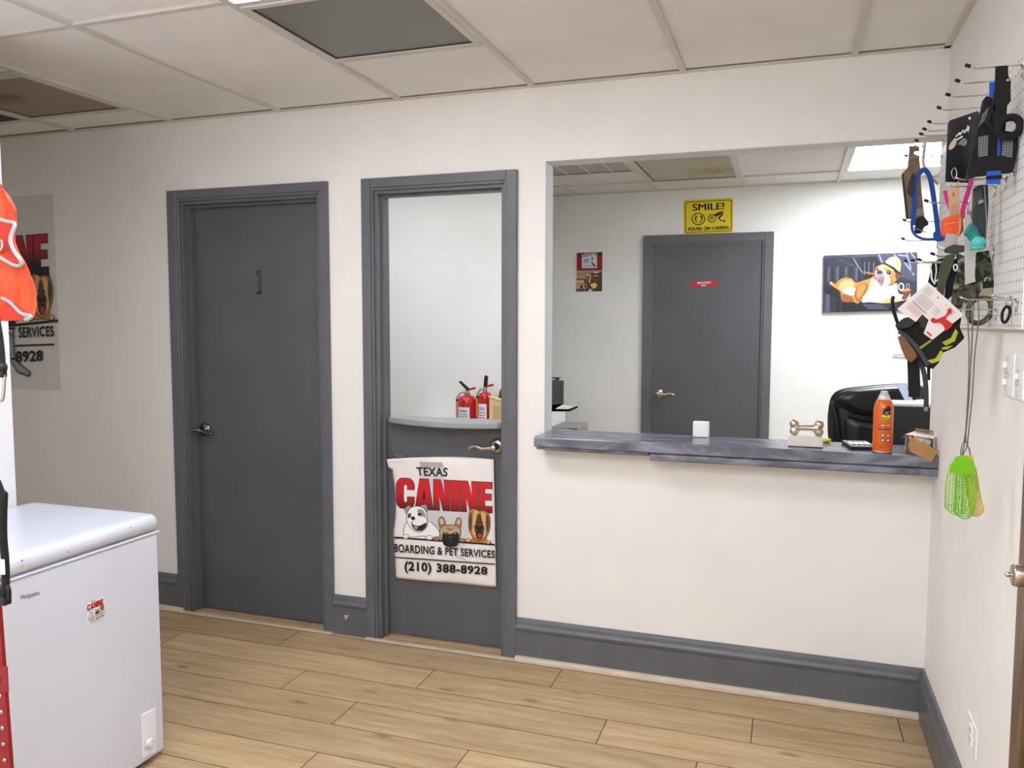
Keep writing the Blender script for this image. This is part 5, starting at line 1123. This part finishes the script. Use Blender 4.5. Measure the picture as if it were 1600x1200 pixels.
part('blue_strap', [(1546, 128.5), (1556, 127.5), (1556, 150), (1549, 168), (1546, 160)], y+.006, BLUE, t, .003); part('blue_strap', [(1559, 212), (1564, 212), (1563, 243), (1558, 243)], y-.001, BLUE2, t, .003)
hb = part('blue_strap', [(1542, 268), (1564, 266), (1563, 288), (1541, 287)], y+.002, BLUE, t, .004); part('black_band', [(1541, 275.5), (1566, 273), (1565.5, 279), (1541, 280)], y-.001, BLACKF, hb, .003)
# B glossy black card
y = -.86
t = thing('product_card', 'glossy black product card hanging on a hook left of the mesh harness', 'product card', at(1505, 180, 'y', y))
cb = part('card', [(1481, 194), (1484, 188), (1527, 173.5), (1530, 176), (1528, 230), (1520, 286), (1477, 284), (1479, 230)], y, mat('glossy black card', (22, 22, 24), .22), t, .002)
class PlanePic(Pic):
    pass
P = Pic('y', y-.0004, (0, -.00012, 0)); wt_, gy_ = mat('card white print', (220, 218, 216), .4), mat('card grey print', (120, 118, 118), .4)
for a in ((1493, 214, 1500, 207), (1499, 211, 1506, 203), (1506, 208, 1512, 200), (1512, 206, 1514, 198), (1494, 219, 1504, 213)): P.line([a[:2], a[2:]], 2.2, wt_)
P.poly([(1483, 228), (1488, 220), (1493, 216), (1494, 224), (1489, 232), (1483, 234)], mat('card photo', (196, 176, 164), .4), 3); P.poly([(1496, 226), (1505, 216), (1511, 220), (1508, 228), (1500, 226)], gy_, 3); P.ell(1515, 185, 2, 2.4, wt_); P.ell(1512, 198, 1.4, 1.6, wt_)
P.done('print', t)
loop('metal_clip', [(1487, 268), (1492, 262), (1495, 272), (1492, 280), (1488, 276)], y-.003, .6, CHROME, t)
# C brown sheath, beige strap, blue leash near the corner
y = -.03
BRN = mat('brown felt', (128, 106, 84), .85, var=.06, vscale=40); BEI = mat('beige strap', (190, 170, 152), .7)
t = thing('brown_sheath', 'brown folded collar sleeve hanging farthest along the pegboard near the corner', 'collar sleeve', at(1428, 230, 'y', y))
part('sleeve', [(1421, 227), (1427, 228), (1429, 226), (1437, 229), (1437, 236), (1430, 236), (1428, 240), (1437, 243), (1440, 300), (1445, 341), (1416, 342), (1409, 272), (1418, 262), (1420, 242)], y, BRN, t, .012, 0, .002)
part('label', [(1431, 327), (1443, 325), (1444, 335), (1432, 337)], y-.002, mat('grey woven label', (150, 142, 132), .8), t, .002)
part('side_seam', [(1409, 272), (1412, 271), (1420, 342), (1416, 342)], y-.001, mat('dark seam', (70, 56, 44), .8), t, .001)
y = -.10
t = thing('beige_strap', 'thin beige strap hanging bent beside the brown sleeve', 'strap', at(1443, 225, 'y', y))
strap('strap', [(1446, 224), (1444, 236), (1443, 256), (1450, 270), (1459, 281), (1466, 288)], y, 4.5, BEI, t); strap('tab', [(1441, 231), (1446, 223)], y-.002, 5, mat('pale tab', (216, 210, 204), .6), t)
y = -.16
t = thing('blue_leash', 'royal blue webbing leash looped in front of the brown sleeve', 'leash', at(1445, 268, 'y', y))
strap('strap', [(1426, 352), (1428, 330), (1429, 305), (1430, 284), (1439, 268), (1447, 267), (1454, 281), (1459, 310), (1463, 340), (1466, 369)], y, 7, BLUE2, t); strap('strap', [(1425, 350), (1425, 358), (1430, 367), (1440, 372.5), (1452, 374), (1464, 373)], y-.003, 4, BLUE2, t)
part('knot', [(1460, 362), (1474, 362), (1477, 368), (1474, 376), (1462, 376), (1459, 370)], y-.006, BLUE2, t, .012, 3)
part('buckle', [(1417, 300), (1420, 284), (1426, 270), (1430, 272), (1429, 300), (1425, 309), (1420, 304)], y-.004, BLACK, t, .01, 0, .001)
part('pouch', [(1433, 340), (1444, 339), (1451, 350), (1444, 355), (1440, 364), (1430, 363), (1431, 350)], y+.01, mat('navy nylon', (16, 20, 36), .7), t, .015, 3)
strap('end_cord', [(1427, 356), (1436, 359), (1446, 363)], y-.004, 1.6, mat('grey cord', (110, 110, 116), .6), t)
# D orange case on tan card with pink strap
y = -.887
t = thing('orange_case', 'bright orange silicone case on a tan card with pink strap and grey pouch below', 'case', at(1490, 288, 'y', y))
part('backing_card', [(1484, 294), (1492, 291), (1498, 282), (1499, 292), (1501, 340), (1484, 344), (1482, 320)], y, mat('kraft tan card', (206, 168, 128), .7, var=.03), t, .0015)
ORS = mat('orange silicone', (240, 86, 16), .5)
part('case_body', [(1474, 346), (1477, 340), (1494, 336), (1500, 338), (1499, 362), (1496, 366), (1478, 368), (1473, 363)], y-.012, ORS, t, .03, 3, 0); part('case_flap', [(1496, 342), (1504, 336), (1506, 360), (1500, 368), (1496, 366)], y+.0, ORS, t, .012)
strap('highlight_line', [(1475, 350.5), (1488, 348.5), (1500, 347.5)], y-.0135, 1.0, mat('painted highlight', (244, 170, 130), .5), t, .001)  # pale line paints a highlight across the orange case
strap('pink_strap', [(1519, 278), (1514, 296), (1506, 322), (1503, 342)], y+.006, 6.5, mat('pink webbing', (214, 30, 128), .7), t); strap('pink_strap', [(1477, 298), (1479, 310), (1484, 326)], y+.006, 5, mat('pink webbing', (214, 30, 128), .7), t)
strap('tan_cord', [(1500, 340), (1500, 358), (1495, 372), (1491, 388)], y-.014, 2.6, mat('tan cord', (188, 158, 126), .7), t)
P = Pic('y', y-.0006, (0, -.00012, 0)); P.ell(1490, 304, 1.4, 4, mat('card red print', (196, 60, 50), .5)); 
for k_ in range(5): P.line([(1486, 320+4*k_), (1498, 319+4*k_)], .9, mat('card brown print', (150, 112, 80), .6))
P.done('card_print', t)
y = -.90
part('pouch', [(1479, 364), (1494, 366), (1497, 386), (1475, 390)], y, mat('pale grey fabric', (176, 174, 172), .7), t, .01, 0, .001); part('wedge', [(1476, 388), (1490, 382), (1512, 384), (1511, 392), (1494, 396), (1478, 394)], y-.004, mat('dark grey rubber', (62, 60, 54), .7), t, .02, 0, .002)
# E dark grooming mitt, white card, teal toy
y = -.96
t = thing('grooming_mitt', 'dark charcoal mitt in clear packaging hanging right of the white card', 'mitt', at(1535, 290, 'y', y))
part('mitt', [(1521, 294), (1530, 289), (1544, 288), (1545, 320), (1543, 352), (1541, 386), (1522, 390), (1520, 340)], y, mat('charcoal mitt', (40, 46, 48), .6), t, .012, 0, .002)
part('cuff', [(1521, 300), (1534, 296), (1536, 312), (1522, 322)], y-.003, mat('mitt cuff', (66, 70, 72), .5), t, .003); part('patch', [(1529, 314), (1536, 311), (1537, 316), (1529, 319)], y-.004, mat('mitt patch', (150, 150, 140), .5), t, .002)
loop('bag_edge', [(1538, 290), (1540, 320), (1541.5, 352), (1539, 386)], y-.003, .7, mat('clear edge', (150, 150, 148), .3), t, False)
y = -.93
t = thing('white_card', 'long white folded card hanging between the orange case and camouflage strap', 'card', at(1515, 328, 'y', y))
part('card', [(1508, 332), (1522, 326), (1521, 384), (1524, 396), (1523, 440), (1508, 444), (1507, 392)], y+.02, mat('pale card', (186, 184, 182), .6), t, .0015); part('euro_slot', [(1511, 330), (1519, 330), (1520, 336), (1518, 344), (1516, 336), (1511, 334)], y+.0185, mat('slot shade', (120, 120, 120), .6), t, .001)
y = -.985
t = thing('teal_toy', 'teal rubber dog toy resting on the cream hook below the mitt', 'dog toy', at(1522, 386, 'y', y))
TE = mat('teal rubber', (30, 128, 126), .55); TE2 = mat('light teal rubber', (82, 190, 184), .55)
bm = B(); tube(bm, curve([at(a, b, 'y', y) for a, b in ((1510, 358), (1516, 361), (1521, 368), (1525, 374))], 4), [.010, .0165, .017, .016, .0155, .015, .0145, .014, .014, .014, .0135, .013, .013], 14); obj('shaft', bm, TE, t, smooth=True)
bm = B(); tube(bm, curve([at(a, b, 'y', y-.006) for a, b in ((1519, 374), (1527, 378), (1534, 376), (1538, 373))], 4), [.009, .0125, .0145, .0145, .015, .0155, .0155, .014, .0125, .012, .011, .009, .006], 14); obj('knob', bm, TE2, t, smooth=True)
bm = B(); lathe(bm, [(.001, -.010), (.013, -.010), (.0155, -.004), (.0155, .006), (.012, .012), (.001, .013)], at(1527, 384, 'y', y), 'z', 18); obj('base', bm, TE2, t)
# F camouflage harness
y = -.90
t = thing('camouflage_harness', 'green camouflage dog harness with plain olive strap on the pegboard', 'harness', at(1520, 392, 'y', y))
OLV = mat('olive webbing', (70, 74, 52), .8, bump=.3, bscale=300); GLD = mat('tan patch', (152, 144, 112), .8)
part('side_strap', [(1526, 394), (1545, 391), (1549, 408), (1553, 438), (1552, 460), (1540, 466), (1528, 464), (1524, 430)], y-.004, CAMO, t, .008, 0, .002); part('front_strap', [(1494, 394), (1507, 400), (1508, 440), (1505, 468), (1500, 502), (1484, 500), (1487, 470), (1491, 440), (1498, 418)], y-.002, CAMO, t, .008, 0, .002)
part('plain_strap', [(1478, 399), (1494, 395), (1490, 411), (1479, 440), (1472, 472), (1464, 466), (1466, 430), (1471, 410)], y-.004, OLV, t, .006, 0, .001); part('lining', [(1481, 412), (1497, 402), (1494, 440), (1488, 462), (1474, 474), (1479, 440)], y+.008, BLACKF, t, .004)
part('cross_band', [(1504, 446), (1524, 440), (1535, 456), (1526, 470), (1510, 474), (1502, 466)], y+.0, CAMO, t, .006)
part('buckle', [(1536, 440), (1553, 438), (1553, 449), (1536, 451)], y-.008, BLACKF, t, .005); part('patch', [(1537, 450), (1552, 448), (1549, 462), (1536, 466), (1529, 461)], y-.007, GLD, t, .003)
loop('girth_loop', [(1530, 466), (1545, 468), (1549, 482), (1544, 496), (1530, 505), (1517, 501), (1513, 488), (1517, 474)], y-.004, 4.2, CAMO, t)
loop('d_ring', [(1539, 440), (1540, 435), (1545, 434), (1547, 439)], y-.010, .8, CHROME, t, False); loop('d_ring', [(1490, 416), (1494, 413), (1496, 419), (1492, 423)], y-.006, .9, WHITEP, t)
part('tag', [(1504, 461), (1524, 456), (1522, 480), (1503, 487)], y+.010, mat('white card', (214, 212, 210), .6), t, .0012)
# J black and white scrap behind
y = -.311
t = thing('black_collar', 'small black collar with white trim hanging behind the white tag', 'collar', at(1460, 410, 'y', y))
part('band', [(1457, 410), (1475, 402), (1482, 430), (1474, 448), (1448, 450), (1453, 430)], y, BLACKF, t, .012, 0, .002); loop('white_trim', [(1452, 412), (1455, 424), (1456, 436), (1461, 444)], y-.006, 1.3, WHITEP, t, False); loop('white_trim', [(1462, 412), (1463, 424), (1461, 440), (1466, 436)], y-.006, 1.0, WHITEP, t, False)
# G black and yellow harness with tilted white tag
y = -.96
t = thing('tagged_harness', 'black harness with yellow reflective arcs and a tilted white tag', 'harness', at(1440, 498, 'y', y))
HY = y-.012
part('body_panel', [(1401, 508), (1413, 498), (1440, 500), (1455, 530), (1486, 500), (1503, 496), (1500, 512), (1508, 528), (1493, 543), (1472, 552), (1468, 566), (1458, 577), (1447, 574), (1426, 552)], y, BLACKF, t, .045, 0, .004)
YR = mat('yellow reflective tape', (176, 176, 40), .4)
for a in ([(1472, 535), (1486, 528), (1493, 514), (1497, 519), (1492, 533), (1478, 540)], [(1472, 543), (1489, 540), (1480, 546), (1472, 546)], [(1449, 563), (1462, 560), (1470, 547), (1474, 551), (1468, 564), (1456, 568)]): part('reflective_arc', a, y-.003, YR, t, .003)
part('lettering_tape', [(1434, 544), (1454, 531), (1456, 533), (1437, 547)], y-.003, mat('tape lettering', (150, 150, 50), .5), t, .003)
part('leather_panel', [(1403, 526), (1412, 524), (1432, 551), (1434, 557), (1424, 567), (1416, 561), (1409, 546)], y-.004, mat('brown leather', (116, 80, 44), .6), t, .012, 0, .002)
strap('rim', [(1404, 518), (1418, 527), (1434, 545), (1450, 571)], y-.006, 6, mat('dark grey binding', (58, 58, 60), .7), t, .004)
loop('handle', [(1409, 518), (1402, 503), (1396, 484), (1394.5, 468), (1397, 463)], y-.002, 2.7, BLACKF, t, False)
part('plastic_hanger', [(1400, 508), (1412, 497), (1428, 493), (1441, 491), (1451, 500), (1446, 514), (1438, 511), (1438, 504), (1432, 502), (1424, 511), (1408, 514)], y-.010, BLACK, t, .004, 0, .001)
bm = B(); cut(bm, [(1450.5, 441), (1503, 489), (1504.5, 493), (1457, 531), (1443, 521), (1446, 514), (1451, 500), (1441, 491), (1431, 503), (1401.5, 483)], HY, .0012); tg = obj('tag', bm, mat('tag card', (232, 222, 220), .6), t)
P = Pic('y', HY-.0002, (0, -.00012, 0)); tg1, tg2, tg3 = mat('tag grey print', (168, 160, 160), .6), mat('tag pink print', (220, 184, 178), .6), mat('tag dark print', (92, 86, 86), .6)
dx, dy = .745, .667
def tl(u, v, L_, w_, m_):
    # u along the right-down edge, v along the left-down edge, from the top corner
    a = (1450.5+u*.75-v*.757, 441+u*.69+v*.653); b = (a[0]+L_*.75, a[1]+L_*.69); P.line([a, b], w_, m_)
for k_ in range(4): tl(4, 6+k_*3, 14, .9, tg1)
for k_ in range(7): tl(6, 20+k_*2.4, 26, .8, tg1)
tl(6, 39, 28, 1.2, tg3)
for k_ in range(5): tl(6, 43+k_*2.2, 24, 1.0, tg2)
for k_ in range(3): tl(36, 22+k_*4.4, 12, .9, tg1)
for k_ in range(4): tl(50, 6+k_*2.4, 12, .7, tg1)
P.ell(1465, 465, 1.2, 1.2, INK); P.ell(1478, 477, .9, .9, tg3)
P.poly([(1454, 499), (1458, 496), (1463, 499), (1470, 496), (1478, 492), (1481, 483), (1485, 482), (1487, 487), (1481, 493), (1478, 499), (1488, 506), (1485, 511), (1477, 517), (1474, 509), (1467, 504), (1459, 505), (1455, 503)], REDI, 2)
P.line([(1448, 518), (1455, 525)], 3, mat('tag red label', (206, 80, 90), .6))
P.done('tag_print', t)
strap('wide_strap', [(1427, 560, .03), (1428, 590, .03), (1429, 620, .03)], y, 17, BLACKF, t, .006); strap('narrow_strap', [(1436, 560, .02), (1444, 584, .0), (1447, 612, -.01), (1447, 640, -.01)], y, 7, mat('dark grey webbing', (40, 42, 46), .7), t); part('strap_end', [(1444, 636), (1450, 636), (1449, 643), (1444, 642)], y-.012, mat('grey strap end', (130, 134, 140), .5), t, .003)
strap('short_strap', [(1451, 574), (1451, 594)], y+.01, 4.5, BLACKF, t)
# I clip hanging on the bottom hook
t = thing('clip_ring', 'black webbing loop with steel ring hung on the pegboard above the switch plates', 'clip', at(1573, 464, 'y', -1.10))
loop('ring', [(1572, 480), (1571.5, 468), (1573.5, 462), (1576, 468), (1576, 480)], -1.10, .9, CHROME, t)
loop('webbing_loop', [(1571, 480), (1566, 489), (1566, 500), (1570, 504), (1575, 498), (1578, 487), (1576, 480)], -1.105, 2.2, BLACKF, t)
hook(-1.10, 1.525, 'thin steel hook holding the black webbing clip', L=.045, tip=False)
# H fly swatters
def swatter(label, y, m, wires, cap_, left, right, nr, nh, dx=0):
    t = thing('fly_swatter', label, 'fly swatter', at(1513, 468, 'y', y), 'fly swatters hanging together on one hook')
    for w_ in wires: loop('wire_handle', w_, y, .95, mat('grey wire', (120, 118, 114), .35, .9), t, False, 6)
    b = part('head', cap_, y-.003, m, t, .004, 0, .0008)
    bm = B()
    L_ = [Vector((a, c, 0)) for a, c in left]; R_ = [Vector((a, c, 0)) for a, c in right]
    def lerp(P_, s):
        s = s*(len(P_)-1); i = min(int(s), len(P_)-2); return P_[i].lerp(P_[i+1], s-i)
    d = (at(1505, 760, 'y', y)-CAM).dot(FWD)/FPX
    def pt(u, v): 
        q = lerp(L_, v).lerp(lerp(R_, v), u); q.y += 8*math.sin(math.pi*u)*v; return at(q.x, q.y, 'y', y-.001)
    for i in range(nr+1): tube(bm, [pt(i/nr, j/6) for j in range(7)], (.75 if 0 < i < nr else 1.1)*d, 5)
    for j in range(1, nh+1): tube(bm, [pt(i/8, j/nh) for i in range(9)], (.55 if j < nh else .9)*d, 5)
    obj('mesh', bm, m, t)
    return t
GR = mat('green plastic', (122, 196, 22), .4); YW = mat('yellow plastic', (232, 196, 24), .4); GR2 = mat('pale green plastic', (150, 206, 70), .4)
swatter('yellow fly swatter hanging behind the green ones', -1.125, YW, [[(1518, 468), (1528, 472), (1529, 500), (1523, 555), (1519, 620), (1512, 690), (1514, 700), (1517, 714)]],
        [(1508, 711), (1520, 713), (1524, 730), (1506, 730)], [(1507, 730), (1512, 770), (1516, 800)], [(1524, 730), (1530, 766), (1537, 798)], 8, 14)
swatter('pale green fly swatter spread to the left behind the brighter one', -1.135, GR2, [[(1522, 468), (1520, 505), (1517, 560), (1514, 620), (1508, 688), (1505, 702), (1503, 715)]],
        [(1484, 727), (1494, 714), (1510, 712), (1512, 735), (1484, 740)], [(1481, 732), (1477, 764), (1476, 792)], [(1508, 736), (1510, 770), (1508, 800)], 6, 16)
swatter('bright green fly swatter in front with solid curved top', -1.15, GR, [[(1513, 468), (1512.5, 505), (1514, 545), (1513, 600), (1509, 680), (1511, 696), (1504, 712), (1504, 726)], [(1513, 468), (1518, 480), (1519, 530), (1516, 580), (1513, 620), (1508, 680), (1502, 700), (1501, 716)]],
        [(1483, 731), (1494, 713), (1508, 711), (1520, 719), (1524, 730), (1520, 738), (1506, 744), (1494, 740)], [(1493, 736), (1492, 770), (1490, 799)], [(1523, 732), (1526, 770), (1519, 806)], 9, 18)

# ------------------------------------------------------------------ wall plates
def plate(name, label, cat, y0, y1, z0, z1, kind):
    t = thing(name, label, cat, (0, (y0+y1)/2, (z0+z1)/2))
    bm = B(); bx(bm, -.006, -.0003, y0, y1, z0, z1, .002, 2); obj('plate', bm, WHITEP, t)
    ym = (y0+y1)/2; zm = (z0+z1)/2; h = (z1-z0)
    if kind == 'outlet':
        for s in (-1, 1):
            bm = B(); bx(bm, -.009, -.0055, ym-.017, ym+.017, zm+s*h*.17-.014, zm+s*h*.17+.014, .003, 2); so = obj('socket', bm, WHITEP, t)
            for q in (-.0065, .0065):
                bm = B(); bx(bm, -.0093, -.0088, ym+q-.0012, ym+q+.0012, zm+s*h*.17-.002, zm+s*h*.17+.008); obj('slot', bm, BLACK, so)
    else:
        for s in ((-1, 1) if kind == 'double' else (0,)):
            bm = B(); bx(bm, -.0085, -.0055, ym+s*.0-.018, ym+.018, zm+s*h*.2-.018, zm+s*h*.2+.018, .002); so = obj('switch_face', bm, mat('switch face', (214, 214, 216), .3), t)
            bm = B(); bx(bm, -.017, -.008, ym-.004, ym+.004, zm+s*h*.2-.004, zm+s*h*.2+.010, .0015); obj('toggle', bm, WHITEP, so)
    bm = B(); 
    for q in ((.42,), (-.42,)) if kind != 'outlet' else ((0,),):
        bm = B(); lathe(bm, [(.0005, 0), (.003, 0), (.003, -.001), (.0005, -.0013)], (-.006, ym, zm+h*q[0]), 'x', 10); obj('screw', bm, mat('plate screw', (190, 190, 190), .3, .5), t)
a, b = at(1569.5, 585, 'x', 0), at(1588, 585, 'x', 0); z1, z0 = at(1570, 551, 'x', 0).z, at(1587, 622, 'x', 0).z
plate('switch_plate', 'white switch plate below the pegboard, left of the pair', 'switch plate', b.y, a.y, z0, z1, 'double')
plate('switch_plate', 'white switch plate cut by the right edge of the photo', 'switch plate', b.y-.075-.012, b.y-.012, z0, z1, 'single')
a, b = at(1515, 1110, 'x', 0), at(1527.5, 1190, 'x', 0)
plate('wall_outlet', 'white duplex power outlet low on the right wall above the baseboard', 'outlet', b.y+.0, a.y, b.z, a.z, 'outlet')
